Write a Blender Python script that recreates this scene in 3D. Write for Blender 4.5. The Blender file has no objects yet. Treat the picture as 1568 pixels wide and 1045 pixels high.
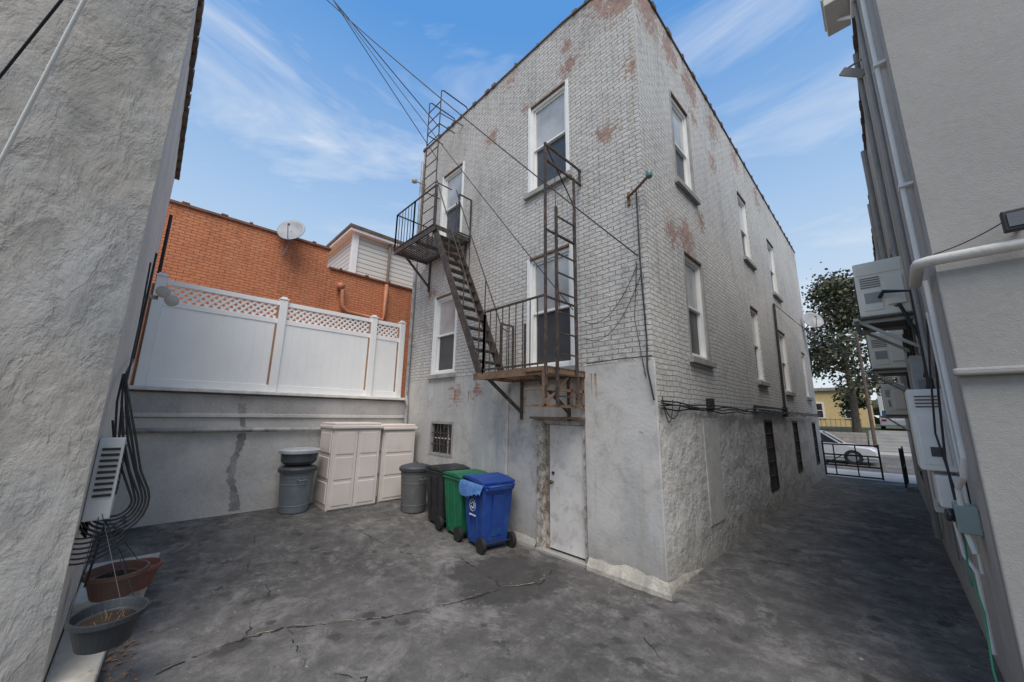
import bpy, bmesh, math, random
from mathutils import Vector, Matrix
random.seed(7)
SC=bpy.context.scene
# ------------------------------------------------------------------ materials
def nn(nt,t,**k):
    n=nt.nodes.new(t)
    for a,v in k.items(): setattr(n,a,v)
    return n
def base(name):
    m=bpy.data.materials.new(name); m.use_nodes=True
    nt=m.node_tree; b=nt.nodes['Principled BSDF']
    return m,nt,b
def noise(nt,vec,scale,detail=5,rough=.6,dist=0.):
    n=nn(nt,'ShaderNodeTexNoise'); n.inputs['Scale'].default_value=scale
    n.inputs['Detail'].default_value=min(detail,5); n.inputs['Roughness'].default_value=rough
    n.inputs['Distortion'].default_value=dist
    nt.links.new(vec,n.inputs['Vector']); return n.outputs['Fac']
def ramp(nt,fac,stops):
    r=nn(nt,'ShaderNodeValToRGB'); e=r.color_ramp.elements
    while len(e)<len(stops): e.new(.5)
    for i,(p,c) in enumerate(stops):
        e[i].position=p
        if not hasattr(c,'__len__'): c=(c,c,c)
        e[i].color=(*c,1)
    nt.links.new(fac,r.inputs[0]); return r.outputs[0]
def mth(nt,op,a,b=None,c=None,clamp=False):
    n=nn(nt,'ShaderNodeMath',operation=op); n.use_clamp=clamp
    for i,v in enumerate((a,b,c)):
        if v is None: continue
        if isinstance(v,(int,float)): n.inputs[i].default_value=v
        else: nt.links.new(v,n.inputs[i])
    return n.outputs[0]
def mixc(nt,fac,a,b,blend='MIX'):
    n=nn(nt,'ShaderNodeMix',data_type='RGBA',blend_type=blend)
    for i,v in ((0,fac),(6,a),(7,b)):
        if isinstance(v,(int,float)): n.inputs[i].default_value=v
        elif isinstance(v,tuple): n.inputs[i].default_value=(*v,1)
        else: nt.links.new(v,n.inputs[i])
    return n.outputs[2]
def bump(nt,b,h,strength=.5,dist=.01,prev=None):
    n=nn(nt,'ShaderNodeBump'); n.inputs['Strength'].default_value=strength; n.inputs['Distance'].default_value=dist
    nt.links.new(h,n.inputs['Height'])
    if prev is not None: nt.links.new(prev,n.inputs['Normal'])
    nt.links.new(n.outputs[0],b.inputs['Normal']); return n.outputs[0]
def objc(nt): return nn(nt,'ShaderNodeTexCoord').outputs['Object']
_mc={}
def M(name,col,rough=.7,metal=0.,var=.2,vs=3.,bs=40.,bst=.15,bd=.005,dirt=None,dirtamt=.45,spec=.5):
    if name in _mc: return _mc[name]
    m,nt,b=base(name); v=objc(nt)
    n1=noise(nt,v,vs,5,.65); 
    lo=tuple(c*(1-var) for c in col); hi=tuple(min(1,c*(1+var)) for c in col)
    c=ramp(nt,n1,[(.32,lo),(.68,hi)])
    if dirt:
        d=noise(nt,v,vs*1.7,5,.75,.3)
        c=mixc(nt,ramp(nt,d,[(1-dirtamt-.05,0.),(1-dirtamt+.15,1.)]),c,dirt)
    nt.links.new(c,b.inputs['Base Color'])
    b.inputs['Roughness'].default_value=rough; b.inputs['Metallic'].default_value=metal
    b.inputs['Specular IOR Level'].default_value=spec
    if bst>.1: bump(nt,b,noise(nt,v,bs,3,.6),bst,bd)
    _mc[name]=m; return m
def wallvec(nt):
    v=objc(nt); s=nn(nt,'ShaderNodeSeparateXYZ'); nt.links.new(v,s.inputs[0])
    wob=noise(nt,v,1.3,2,.5); w2=noise(nt,v,9,3,.6)
    c=nn(nt,'ShaderNodeCombineXYZ')
    nt.links.new(mth(nt,'ADD',mth(nt,'ADD',s.outputs[0],s.outputs[1]),mth(nt,'MULTIPLY',w2,.035)),c.inputs[0])
    z=mth(nt,'ADD',s.outputs[2],mth(nt,'ADD',mth(nt,'MULTIPLY',wob,.06),mth(nt,'MULTIPLY',w2,.022)))
    nt.links.new(z,c.inputs[1])
    return v,s,c.outputs[0]
def brickwall(name,paint,zcut,spots,rubble=False,brickcol=(.37,.18,.125),lower=None,bw=.21,bh=.072,patch=(.42,.44,.455)):
    m,nt,b=base(name); v,s,w=wallvec(nt)
    br=nn(nt,'ShaderNodeTexBrick'); nt.links.new(w,br.inputs['Vector'])
    for k,x in (('Scale',1.),('Mortar Size',.008),('Mortar Smooth',.6),('Bias',0.),('Brick Width',bw),('Row Height',bh)): br.inputs[k].default_value=x
    br.inputs['Color1'].default_value=(.25,.25,.25,1); br.inputs['Color2'].default_value=(.78,.78,.78,1); br.inputs['Mortar'].default_value=(0,0,0,1)
    rgb=nn(nt,'ShaderNodeRGBToBW'); nt.links.new(br.outputs['Color'],rgb.inputs[0])
    n2=noise(nt,v,9,5,.7)
    low=mth(nt,'LESS_THAN',mth(nt,'ADD',s.outputs[2],mth(nt,'MULTIPLY',n2,.1)),zcut+.05)
    hi_=mth(nt,'SUBTRACT',1.,low)
    n1=noise(nt,v,.7,5,.6)
    mp=nn(nt,'ShaderNodeMapping'); mp.inputs['Scale'].default_value=(6,6,.5); nt.links.new(v,mp.inputs[0])
    n3=noise(nt,mp.outputs[0],1,4,.65)
    t=mth(nt,'ADD',mth(nt,'MULTIPLY',n1,.35),mth(nt,'ADD',mth(nt,'MULTIPLY',n2,.35),mth(nt,'MULTIPLY',n3,.3)))
    pc=ramp(nt,t,[(.36,tuple(c*.66 for c in paint)),(.5,paint),(.64,tuple(min(1,c*1.12) for c in paint))])
    mort=mth(nt,'MULTIPLY',br.outputs['Fac'],hi_)
    n4=noise(nt,v,5.,3,.6)
    pc=mixc(nt,mth(nt,'MULTIPLY',mort,mth(nt,'MULTIPLY',n4,.75)),pc,tuple(c*.3 for c in paint))
    pc=mixc(nt,mth(nt,'MULTIPLY',hi_,.16),pc,br.outputs['Color'],'OVERLAY')
    lp=lower or paint
    lc=ramp(nt,noise(nt,v,1.9,5,.78,.3),[(.3,tuple(c*.58 for c in lp)),(.5,lp),(.7,tuple(min(1,c*1.15) for c in lp))])
    if patch:
        pm=ramp(nt,noise(nt,mp.outputs[0],.55,5,.6),[(.48,0.),(.55,.6)])
        lc=mixc(nt,mth(nt,'MULTIPLY',pm,ramp(nt,n1,[(.45,0.),(.55,1.)])),lc,patch)
    pc=mixc(nt,mth(nt,'MULTIPLY',low,.85),pc,lc)
    g=ramp(nt,n3,[(.58,0.),(.76,.45)])
    pc=mixc(nt,g,pc,(.3,.23,.15))
    gr=mth(nt,'MULTIPLY',mth(nt,'SUBTRACT',1.,mth(nt,'DIVIDE',s.outputs[2],.7),clamp=True),n2,clamp=True)
    pc=mixc(nt,gr,pc,(.2,.17,.13))
    if spots:
        f=None
        for (cx,cy,cz,r,k) in spots:
            d=nn(nt,'ShaderNodeVectorMath',operation='DISTANCE'); nt.links.new(v,d.inputs[0]); d.inputs[1].default_value=(cx,cy,cz)
            q=mth(nt,'MULTIPLY',mth(nt,'SUBTRACT',1.,mth(nt,'DIVIDE',d.outputs['Value'],r),clamp=True),k)
            f=q if f is None else mth(nt,'MAXIMUM',f,q)
        pn=noise(nt,v,11,5,.8,.1)
        pe=mth(nt,'ADD',mth(nt,'MULTIPLY',f,.33),mth(nt,'ADD',mth(nt,'MULTIPLY',pn,.85),mth(nt,'MULTIPLY',rgb.outputs[0],.2)))
        pe=ramp(nt,pe,[(.65,0.),(.71,1.)])
        bc=ramp(nt,n2,[(.35,tuple(c*.65 for c in brickcol)),(.65,tuple(c*1.3 for c in brickcol))])
        bc=mixc(nt,mth(nt,'MULTIPLY',br.outputs['Fac'],.85),bc,(.42,.39,.35))
        pc=mixc(nt,mth(nt,'MULTIPLY',pe,.8),pc,bc)
    nt.links.new(pc,b.inputs['Base Color']); b.inputs['Roughness'].default_value=.75
    b.inputs['Specular IOR Level'].default_value=.25
    h=mth(nt,'MULTIPLY',mth(nt,'SUBTRACT',1.,br.outputs['Fac']),hi_)
    h=mth(nt,'ADD',h,mth(nt,'MULTIPLY',mth(nt,'MULTIPLY',rgb.outputs[0],.7),hi_))
    amp=mth(nt,'ADD',.35,mth(nt,'MULTIPLY',hi_,1.0))
    h=mth(nt,'ADD',h,mth(nt,'MULTIPLY',noise(nt,v,24,4,.7),amp))
    p=bump(nt,b,h,.9,.013)
    if rubble:
        vo=nn(nt,'ShaderNodeTexVoronoi',feature='SMOOTH_F1'); vo.inputs['Scale'].default_value=2.6; vo.inputs['Smoothness'].default_value=.8
        nt.links.new(v,vo.inputs['Vector'])
        hh=mth(nt,'MULTIPLY',mth(nt,'ADD',mth(nt,'MULTIPLY',vo.outputs['Distance'],.5),noise(nt,v,5,5,.64)),low)
        bump(nt,b,hh,1.,.05,p)
    else:
        bump(nt,b,noise(nt,v,2.5,4,.55),.45,.03,p)
    return m
def stucco(name,col,scale=2.,big=.05,fine=.5,var=.18):
    m,nt,b=base(name); v=objc(nt)
    n1=noise(nt,v,scale*.6,5,.65,.2); n2=noise(nt,v,scale*14,4,.7)
    t=mth(nt,'ADD',mth(nt,'MULTIPLY',n1,.65),mth(nt,'MULTIPLY',n2,.35))
    c=ramp(nt,t,[(.34,tuple(x*(1-var) for x in col)),(.5,col),(.68,tuple(x*(1+var) for x in col))])
    nt.links.new(c,b.inputs['Base Color']); b.inputs['Roughness'].default_value=.88; b.inputs['Specular IOR Level'].default_value=.2
    p=bump(nt,b,noise(nt,v,110,3,.7),fine,.005)
    p=bump(nt,b,noise(nt,v,scale*2.6,5,.7,.15),.8,big,p)
    return m
def trowel(name,col):
    m,nt,b=base(name); v=objc(nt)
    mp=nn(nt,'ShaderNodeMapping'); mp.inputs['Scale'].default_value=(1,1.5,.75); mp.inputs['Rotation'].default_value=(.6,0,0); nt.links.new(v,mp.inputs[0]); q=mp.outputs[0]
    a=noise(nt,q,1.3,5,.58,.2); a2=noise(nt,q,2.8,5,.64,.3); pit=noise(nt,v,14,4,.72)
    step=ramp(nt,a2,[(.42,0.),(.5,.7),(.52,1.)])
    step2=ramp(nt,a,[(.3,0.),(.46,.4),(.475,1.)])
    t=mth(nt,'ADD',mth(nt,'MULTIPLY',a,.5),mth(nt,'ADD',mth(nt,'MULTIPLY',a2,.3),mth(nt,'MULTIPLY',pit,.2)))
    c=ramp(nt,t,[(.36,tuple(x*.66 for x in col)),(.5,col),(.64,tuple(x*1.24 for x in col))])
    warm=ramp(nt,noise(nt,v,.5,4,.6),[(.4,(.98,1.,1.02)),(.62,(1.05,1.,.94))])
    c=mixc(nt,1.,c,warm,'MULTIPLY')
    nt.links.new(c,b.inputs['Base Color']); b.inputs['Roughness'].default_value=.9; b.inputs['Specular IOR Level'].default_value=.2
    p=bump(nt,b,pit,.45,.01)
    p=bump(nt,b,noise(nt,v,130,2,.7),.5,.004,p)
    p=bump(nt,b,mth(nt,'ADD',mth(nt,'MULTIPLY',step2,.12),mth(nt,'ADD',a2,mth(nt,'MULTIPLY',step,.08))),.75,.05,p)
    return m
def asphalt(name,k=1.):
    m,nt,b=base(name); v=objc(nt); W=(1.07*k,1.0*k,.93*k)
    cc=lambda x:(x*W[0],x*W[1],x*W[2])
    n=noise(nt,v,.5,5,.62,.5); f=noise(nt,v,130,2,.7); mid=noise(nt,v,4.2,5,.78,.2)
    c=ramp(nt,n,[(.34,cc(.04)),(.5,cc(.058)),(.6,cc(.078)),(.72,cc(.11))])
    c=mixc(nt,.5,c,ramp(nt,mid,[(.32,cc(.026)),(.5,cc(.06)),(.66,cc(.12))]))
    du=ramp(nt,noise(nt,v,1.3,5,.85,.4),[(.52,0.),(.65,.65)])
    c=mixc(nt,du,c,cc(.14))
    dk=ramp(nt,noise(nt,v,.9,5,.8,.6),[(.32,.75),(.42,0.)])
    c=mixc(nt,dk,c,cc(.028))
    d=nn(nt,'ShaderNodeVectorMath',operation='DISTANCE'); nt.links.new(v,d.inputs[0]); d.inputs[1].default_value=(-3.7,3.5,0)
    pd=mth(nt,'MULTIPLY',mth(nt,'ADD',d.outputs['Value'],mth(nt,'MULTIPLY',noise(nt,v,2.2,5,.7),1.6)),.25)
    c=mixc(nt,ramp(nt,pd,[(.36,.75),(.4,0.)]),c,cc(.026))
    vo=nn(nt,'ShaderNodeTexVoronoi'); vo.inputs['Scale'].default_value=3.4; nt.links.new(v,vo.inputs['Vector'])
    bl=mth(nt,'ADD',vo.outputs['Distance'],mth(nt,'MULTIPLY',mth(nt,'SUBTRACT',mid,.5),1.1))
    area=ramp(nt,noise(nt,v,.8,2,.5),[(.46,0.),(.54,1.)])
    blm=mth(nt,'MULTIPLY',ramp(nt,bl,[(.16,.7),(.26,0.)]),area)
    c=mixc(nt,blm,c,cc(.026))
    c=mixc(nt,.45,c,ramp(nt,f,[(.3,0.12),(.7,.92)]),'OVERLAY')
    nt.links.new(c,b.inputs['Base Color']); b.inputs['Roughness'].default_value=.88; b.inputs['Specular IOR Level'].default_value=.2
    h=mth(nt,'ADD',mth(nt,'MULTIPLY',f,.6),mth(nt,'MULTIPLY',mid,.8))
    bump(nt,b,h,.55,.01)
    return m
# ------------------------------------------------------------------ mesh builder
def emp(name,loc=(0,0,0)):
    e=bpy.data.objects.new(name,None); e.location=loc; e.empty_display_size=.2
    SC.collection.objects.link(e); return e
class B:
    def __init__(s,T=None): s.v=[]; s.f=[]; s.T=T
    def add(s,vs,fs,raw=False):
        o=len(s.v)
        for p in vs:
            s.v.append(tuple(s.T(*p)) if (s.T and not raw) else tuple(p))
        s.f+= [tuple(i+o for i in f) for f in fs]; return s
    def box(s,x0,x1,y0,y1,z0,z1):
        return s.add([(x0,y0,z0),(x1,y0,z0),(x1,y1,z0),(x0,y1,z0),(x0,y0,z1),(x1,y0,z1),(x1,y1,z1),(x0,y1,z1)],
          [(0,3,2,1),(4,5,6,7),(0,1,5,4),(1,2,6,5),(2,3,7,6),(3,0,4,7)])
    def beam(s,p,q,w,h,up=(0,0,1)):
        p=Vector(p);q=Vector(q);d=(q-p).normalized(); u=Vector(up)
        if abs(d.dot(u))>.98: u=Vector((1,0,0))
        a=d.cross(u).normalized(); b=a.cross(d)
        vs=[]
        for c in (p,q):
            for i,j in ((-1,-1),(1,-1),(1,1),(-1,1)): vs.append(c+a*i*w/2+b*j*h/2)
        return s.add(vs,[(0,3,2,1),(4,5,6,7),(0,1,5,4),(1,2,6,5),(2,3,7,6),(3,0,4,7)])
    def tube(s,pts,r,n=8):
        pts=[Vector(p) for p in pts]; k=len(pts); vs=[];fs=[]
        rr=r if hasattr(r,'__len__') else [r]*k
        pa=None
        for i,p in enumerate(pts):
            d=(pts[min(i+1,k-1)]-pts[max(i-1,0)]).normalized()
            if pa is None:
                u=Vector((0,0,1)) if abs(d.z)<.9 else Vector((1,0,0)); a=d.cross(u).normalized()
            else: a=(pa-d*pa.dot(d)).normalized()
            pa=a; b=d.cross(a)
            for j in range(n):
                t=2*math.pi*j/n; vs.append(p+(a*math.cos(t)+b*math.sin(t))*rr[i])
        for i in range(k-1):
            for j in range(n): fs.append((i*n+j,i*n+(j+1)%n,(i+1)*n+(j+1)%n,(i+1)*n+j))
        fs.append(tuple(range(n-1,-1,-1))); fs.append(tuple((k-1)*n+j for j in range(n)))
        return s.add(vs,fs)
    def frus(s,c,a0,b0,a1,b1,h):
        x,y,z=c
        return s.add([(x-a0,y-b0,z),(x+a0,y-b0,z),(x+a0,y+b0,z),(x-a0,y+b0,z),(x-a1,y-b1,z+h),(x+a1,y-b1,z+h),(x+a1,y+b1,z+h),(x-a1,y+b1,z+h)],
          [(0,3,2,1),(4,5,6,7),(0,1,5,4),(1,2,6,5),(2,3,7,6),(3,0,4,7)])
    def lathe(s,c,prof,n=24,axis='z'):
        vs=[];fs=[]
        for r,z in prof:
            for j in range(n):
                t=2*math.pi*j/n
                if axis=='z': vs.append((c[0]+r*math.cos(t),c[1]+r*math.sin(t),c[2]+z))
                elif axis=='x': vs.append((c[0]+z,c[1]+r*math.cos(t),c[2]+r*math.sin(t)))
                else: vs.append((c[0]+r*math.cos(t),c[1]+z,c[2]+r*math.sin(t)))
        for i in range(len(prof)-1):
            for j in range(n): fs.append((i*n+j,i*n+(j+1)%n,(i+1)*n+(j+1)%n,(i+1)*n+j))
        fs.append(tuple(range(n-1,-1,-1))); fs.append(tuple((len(prof)-1)*n+j for j in range(n)))
        return s.add(vs,fs)
    def prism(s,poly,fn,t0,t1):
        n=len(poly); vs=[fn(a,b,t0) for a,b in poly]+[fn(a,b,t1) for a,b in poly]
        return s.add(vs,[tuple(range(n-1,-1,-1)),tuple(range(n,2*n))]+[(i,(i+1)%n,n+(i+1)%n,n+i) for i in range(n)])
    def obj(s,name,mat,parent=None,bev=0,smooth=False,seg=2,recalc=True):
        me=bpy.data.meshes.new(name); me.from_pydata(s.v,[],s.f)
        if recalc:
            bm=bmesh.new(); bm.from_mesh(me); bmesh.ops.recalc_face_normals(bm,faces=bm.faces); bm.to_mesh(me); bm.free()
        me.materials.append(mat)
        if smooth:
            for p in me.polygons: p.use_smooth=True
        o=bpy.data.objects.new(name,me); SC.collection.objects.link(o)
        if parent:
            o.parent=parent; o.matrix_parent_inverse=Matrix.Translation(parent.location).inverted()
        if bev:
            md=o.modifiers.new('b','BEVEL'); md.width=bev; md.segments=seg; md.limit_method='ANGLE'; md.angle_limit=.6
        return o
def wire(p,q,sag,n=14):
    p=Vector(p);q=Vector(q)
    return [p.lerp(q,i/n)-Vector((0,0,sag*4*(i/n)*(1-i/n))) for i in range(n+1)]
XC=-2.11; YF=4.58; XL=-8.45; YE=18.0
TF=lambda a,d,z:(a,YF-d,z)
TS=lambda a,d,z:(XC+d,a,z)
TL=lambda a,d,z:(XL+d,a,z)
TR=lambda a,d,z:(.33-.0156*(a-4)-d,a,z)
def wall(T,a0,a1,z0,topf,ops,rev=.14,extra=()):
    b=B(T); As=sorted(set([a0,a1]+[o[0] for o in ops]+[o[1] for o in ops]+list(extra)))
    Zs=sorted(set([z0]+[o[2] for o in ops]+[o[3] for o in ops]))+[None]
    for i in range(len(As)-1):
        for j in range(len(Zs)-1):
            A0,A1=As[i],As[i+1]; Z0=Zs[j]; Z1=Zs[j+1]
            zc=(Z0+(Z1 if Z1 else Z0+.01))/2; ac=(A0+A1)/2
            if any(o[0]<ac<o[1] and o[2]<zc<o[3] for o in ops): continue
            za=topf(A0) if Z1 is None else Z1; zb=topf(A1) if Z1 is None else Z1
            b.add([(A0,0,Z0),(A1,0,Z0),(A1,0,zb),(A0,0,za)],[(0,1,2,3)])
    for o in ops:
        p0,p1,q0,q1=o
        for (u,w) in (((p0,q0),(p1,q0)),((p1,q0),(p1,q1)),((p1,q1),(p0,q1)),((p0,q1),(p0,q0))):
            b.add([(u[0],0,u[1]),(w[0],0,w[1]),(w[0],-rev,w[1]),(u[0],-rev,u[1])],[(0,1,2,3)])
    return b
# ------------------------------------------------------------------ palette
white=M('white_trim_paint',(.82,.81,.78),.5,var=.05,dirt=(.55,.52,.47),dirtamt=.28,bst=.0)
vinyl=M('white_vinyl',(.88,.87,.85),.4,var=.04,bst=.0,vs=1.)
black=M('black_rubber',(.018,.018,.02),.5,var=.3)
iron=M('fire_escape_iron',(.05,.042,.037),.7,var=.4,vs=6,dirt=(.17,.1,.065),dirtamt=.46,bst=.3)
ironrust=M('rusty_iron',(.17,.105,.07),.85,var=.4,vs=8,dirt=(.24,.14,.085),dirtamt=.5,bst=.4)
stone=M('sill_stone',(.34,.325,.3),.8,var=.2,vs=5)
coping=M('coping_dark',(.13,.095,.075),.9,var=.4,vs=4,bst=.5,bd=.01)
def glass(name,col,rough=.06,coat=.5):
    m,nt,b=base(name); v=objc(nt)
    c=ramp(nt,noise(nt,v,1.4,3,.5),[(.35,tuple(x*.75 for x in col)),(.65,tuple(x*1.3 for x in col))])
    nt.links.new(c,b.inputs['Base Color'])
    b.inputs['Roughness'].default_value=rough; b.inputs['Specular IOR Level'].default_value=.6; b.inputs['Coat Weight'].default_value=coat; b.inputs['Coat Roughness'].default_value=.03
    bump(nt,b,noise(nt,v,1.2,2,.5),.15,.02); return m
gl_up=glass('window_glass_sky_reflection',(.42,.415,.4),.25); gl_lo=glass('window_glass_screen',(.05,.05,.052),.4,.15); gl_dk=glass('dark_glass',(.02,.022,.025))  # gl_up: pale sky reflection of the upper sash painted into its base colour
# ------------------------------------------------------------------ world / light / camera
w=bpy.data.worlds.new('World'); SC.world=w; w.use_nodes=True; nt=w.node_tree; bg=nt.nodes['Background']
sky=nn(nt,'ShaderNodeTexSky',sky_type='NISHITA'); sky.sun_disc=False
sd=Vector((.40,-.37,.84)).normalized()
sky.sun_elevation=math.asin(sd.z); sky.sun_rotation=math.atan2(sd.x,sd.y); sky.air_density=1.0; sky.dust_density=.7; sky.ozone_density=1.2
tc=nn(nt,'ShaderNodeTexCoord'); mp=nn(nt,'ShaderNodeMapping'); mp.inputs['Scale'].default_value=(1.,1.3,5.); mp.inputs['Rotation'].default_value=(.1,-.28,.5); mp.inputs['Location'].default_value=(2.3,.7,1.1); nt.links.new(tc.outputs['Generated'],mp.inputs[0])
cn=noise(nt,mp.outputs[0],1.5,5,.62,.5)
cf=ramp(nt,cn,[(.5,0.),(.63,.28),(.78,.75)])
sp=nn(nt,'ShaderNodeSeparateXYZ'); nt.links.new(tc.outputs['Generated'],sp.inputs[0])
grad=ramp(nt,sp.outputs[2],[(0.,(.76,.82,.87)),(.25,(.6,.74,.89)),(.46,(.4,.6,.88)),(.78,(.1,.33,.77))])
g8=mixc(nt,1.,grad,(6.9,6.8,6.7),'MULTIPLY')
c0=mixc(nt,.85,sky.outputs[0],g8)
cmix=mixc(nt,cf,c0,(6.2,6.3,6.4))
nt.links.new(cmix,bg.inputs[0]); bg.inputs[1].default_value=.15
sl=bpy.data.lights.new('sun','SUN'); sl.energy=3.0; sl.angle=math.radians(40); sl.color=(1,.925,.83)
so=bpy.data.objects.new('sun',sl); SC.collection.objects.link(so); so.rotation_euler=sd.to_track_quat('Z','Y').to_euler(); so.location=(10,-18,30)
yaw,pit,rol=math.radians(45.97),math.radians(11.28),math.radians(.9)
fw=Vector((-math.sin(yaw)*math.cos(pit),math.cos(yaw)*math.cos(pit),math.sin(pit))); rt=Vector((math.cos(yaw),math.sin(yaw),0)); up=rt.cross(fw)
r2=rt*math.cos(rol)+up*math.sin(rol); u2=up*math.cos(rol)-rt*math.sin(rol)
cd=bpy.data.cameras.new('camera'); cd.sensor_width=36; cd.lens=564.5/1568*36; cd.clip_start=.05; cd.clip_end=2000
co=bpy.data.objects.new('camera',cd); SC.collection.objects.link(co); SC.camera=co
co.matrix_world=Matrix(((r2.x,u2.x,-fw.x,0),(r2.y,u2.y,-fw.y,0),(r2.z,u2.z,-fw.z,2.0),(0,0,0,1)))
SC.view_settings.view_transform='Standard'; SC.view_settings.look='None'; SC.view_settings.exposure=0
# ------------------------------------------------------------------ ground
def gz(x,y):
    t=max(0,min(1,(-x-5.2)/3.2)); return .2*t*t*(3-2*t)
earth=M('grass_earth',(.08,.085,.04),.95,var=.4,vs=.6,bs=6,bst=.6,bd=.05)
b=B(); xs=[-600,-120,-60,-30,-12,0,12,30,60,120,600]; ys=[-600,-120,-40,0,17,31,33.2,34,38,44,60,120,600]
def hz_(y): return -.03 if y<=33.2 else (-.03+1.35*min(1,(y-33.2)/6))
for y in ys:
    for x in xs: b.v.append((x,y,hz_(y)))
n=len(xs)
for j in range(len(ys)-1):
    for i in range(n-1): b.f.append((j*n+i,j*n+i+1,(j+1)*n+i+1,(j+1)*n+i))
b.obj('ground',earth,recalc=False)
b=B(); nx,ny=44,70; x0,x1,y0,y1=-8.6,4.5,-9,17.9
for j in range(ny+1):
    for i in range(nx+1):
        x=x0+(x1-x0)*i/nx; y=y0+(y1-y0)*j/ny; b.v.append((x,y,gz(x,y)))
for j in range(ny):
    for i in range(nx): k=j*(nx+1)+i; b.f.append((k,k+1,k+nx+2,k+nx+1))
b.obj('asphalt_yard',asphalt('asphalt_yard',1.85),recalc=False,smooth=True)
conc=M('concrete_walk',(.38,.365,.34),.9,var=.15,vs=1.2,dirt=(.2,.19,.17),dirtamt=.35,bst=.3)
B().box(-60,60,17.9,20.6,-.03,.03).obj('sidewalk',conc)
B().box(-60,60,20.6,30.2,-.1,-.02).obj('road',asphalt('road_asphalt',1.9))
B().box(-60,60,30.2,32.9,-.03,.1).obj('sidewalk',conc)
soil=M('crack_soil',(.3,.235,.15),.95,var=.5,vs=30,bs=80,bst=.8)
seam=M('crack_dark',(.022,.022,.022),.95,var=.4,vs=20)
def crack(pts,wd,name,mat,skip=.18,j=.02,zo=0.):
    b=B(); P=[]
    for i in range(len(pts)-1):
        p=Vector((*pts[i],0));q=Vector((*pts[i+1],0)); k=max(2,int((q-p).length/.05))
        for t in range(k): P.append(p.lerp(q,t/k)+Vector((random.uniform(-j,j),random.uniform(-j,j),0)))
    ph=random.uniform(0,6)
    for i in range(len(P)-1):
        d=(P[i+1]-P[i]); 
        if d.length<1e-4: continue
        d.normalize(); nrm=Vector((-d.y,d.x,0))
        w0=wd*random.uniform(.3,1.2)*(.6+.5*math.sin(i*.35+ph))
        if random.random()<skip: continue
        q=[P[i]-nrm*w0,P[i+1]-nrm*w0,P[i+1]+nrm*w0,P[i]+nrm*w0]
        b.add([(c.x,c.y,gz(c.x,c.y)+.005+zo+.0004*(i%3)) for c in q],[(0,1,2,3)])
    b.obj(name,mat,recalc=False)
main=[(-4.26,.35),(-4.35,.8),(-4.29,1.25),(-4.0,1.7),(-3.83,2.0),(-3.6,2.7),(-3.51,3.31),(-3.3,3.7),(-3.5,4.2)]
crack(main,.008,'pavement_crack',soil,.4,.02,.002)
crack([(x+.02,y+.01) for x,y in main],.012,'pavement_crack',seam,.12)
crack([(-1.9,3.6),(-1.4,3.2),(-1.15,2.6),(-.7,2.0)],.006,'pavement_crack',seam)
crack([(-3.51,3.31),(-4.6,3.5),(-5.2,3.0),(-6.6,2.8)],.009,'pavement_crack',seam,.25)
crack([(-4.29,1.25),(-3.5,1.2),(-3.1,1.5),(-2.4,1.3)],.005,'pavement_crack',seam,.3)
crack([(-4.3,.9),(-5.2,1.3),(-6.0,1.2),(-7.2,1.5)],.005,'pavement_crack',seam,.3)
b=B(); rr=random.Random(21)
for i in range(420):
    x=rr.uniform(-8.2,.2); y=rr.uniform(.3,4.4) if rr.random()<.75 else rr.uniform(4.6,12)
    if x<-2.1 and y>4.4: x=rr.uniform(-2.0,.2)
    s=rr.uniform(.003,.009)*(2.2 if rr.random()<.05 else 1); a=rr.uniform(0,3); z=gz(x,y)+.003
    b.add([(x+s*math.cos(a+k*1.57)*rr.uniform(.6,1.2),y+s*math.sin(a+k*1.57)*rr.uniform(.6,1.2),z) for k in range(4)]+[(x,y,z+s*.7)],[(0,1,4),(1,2,4),(2,3,4),(3,0,4)])
b.obj('pebbles_and_litter',M('chip_pale',(.3,.28,.25),.9,var=.5,vs=3,bst=0),recalc=False)
# ------------------------------------------------------------------ main building
H=emp('painted_brick_apartment_building',(-5.3,11,0))
FW=[(-4.33,-3.42,6.08,7.95),(-7.36,-6.5,6.05,7.92),(-4.33,-3.38,2.75,4.74),(-7.38,-6.52,2.86,4.68)]
BW=(-7.3,-6.43,1.12,1.83); DR=(-4.1,-3.19,.03,1.92)
SW=[(5.86,6.68,5.95,7.72),(5.88,6.7,2.92,4.65),(9.8,10.6,5.83,7.58),(12.7,13.6,5.65,7.35),(9.8,10.5,2.84,4.58),(12.7,13.6,2.75,4.5),(16.2,16.9,2.75,4.3)]
SB=[(9.85,10.6,.45,1.97),(13.0,13.7,.55,1.95),(16.3,17.0,.5,1.9)]
topF=lambda a: 9.3+( -.12 if a>-3.5 else 0)*((a+3.5)/1.39)
topS=lambda a: 9.15-.5*(a-YF)/(YE-YF)
spF=[(-3.35,YF,8.25,.38,.9),(-2.4,YF,8.75,.6,1.),(-2.7,YF,9.1,.45,.8),(-5.5,YF,8.0,.3,.9),(-2.65,YF,6.4,.38,.8),(-3.4,YF,8.7,.3,.8),(-6.4,YF,2.4,.4,.8),(-5.7,YF,2.45,.25,.9),(-7.6,YF,4.9,.35,.7),(-2.15,YF,7.3,.3,.8),(-8.2,YF,1.0,.5,.7),(-4.9,YF,9.1,.35,.7),(-4.45,YF,8.1,.25,.7)]
spS=[(XC,5.1,8.8,.75,1.),(XC,6.0,8.75,.65,1.),(XC,7.0,8.6,.65,1.),(XC,8.3,8.5,.6,.9),(XC,10,8.6,.6,.8),(XC,6.1,4.95,.55,1.),(XC,5.5,4.85,.4,.9),(XC,8.0,7.4,.4,.8),(XC,12,8.4,.6,.8),(XC,6.9,5.6,.4,.8),(XC,7.0,7.9,.4,.7)]
paint=(.585,.555,.515)
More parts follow.
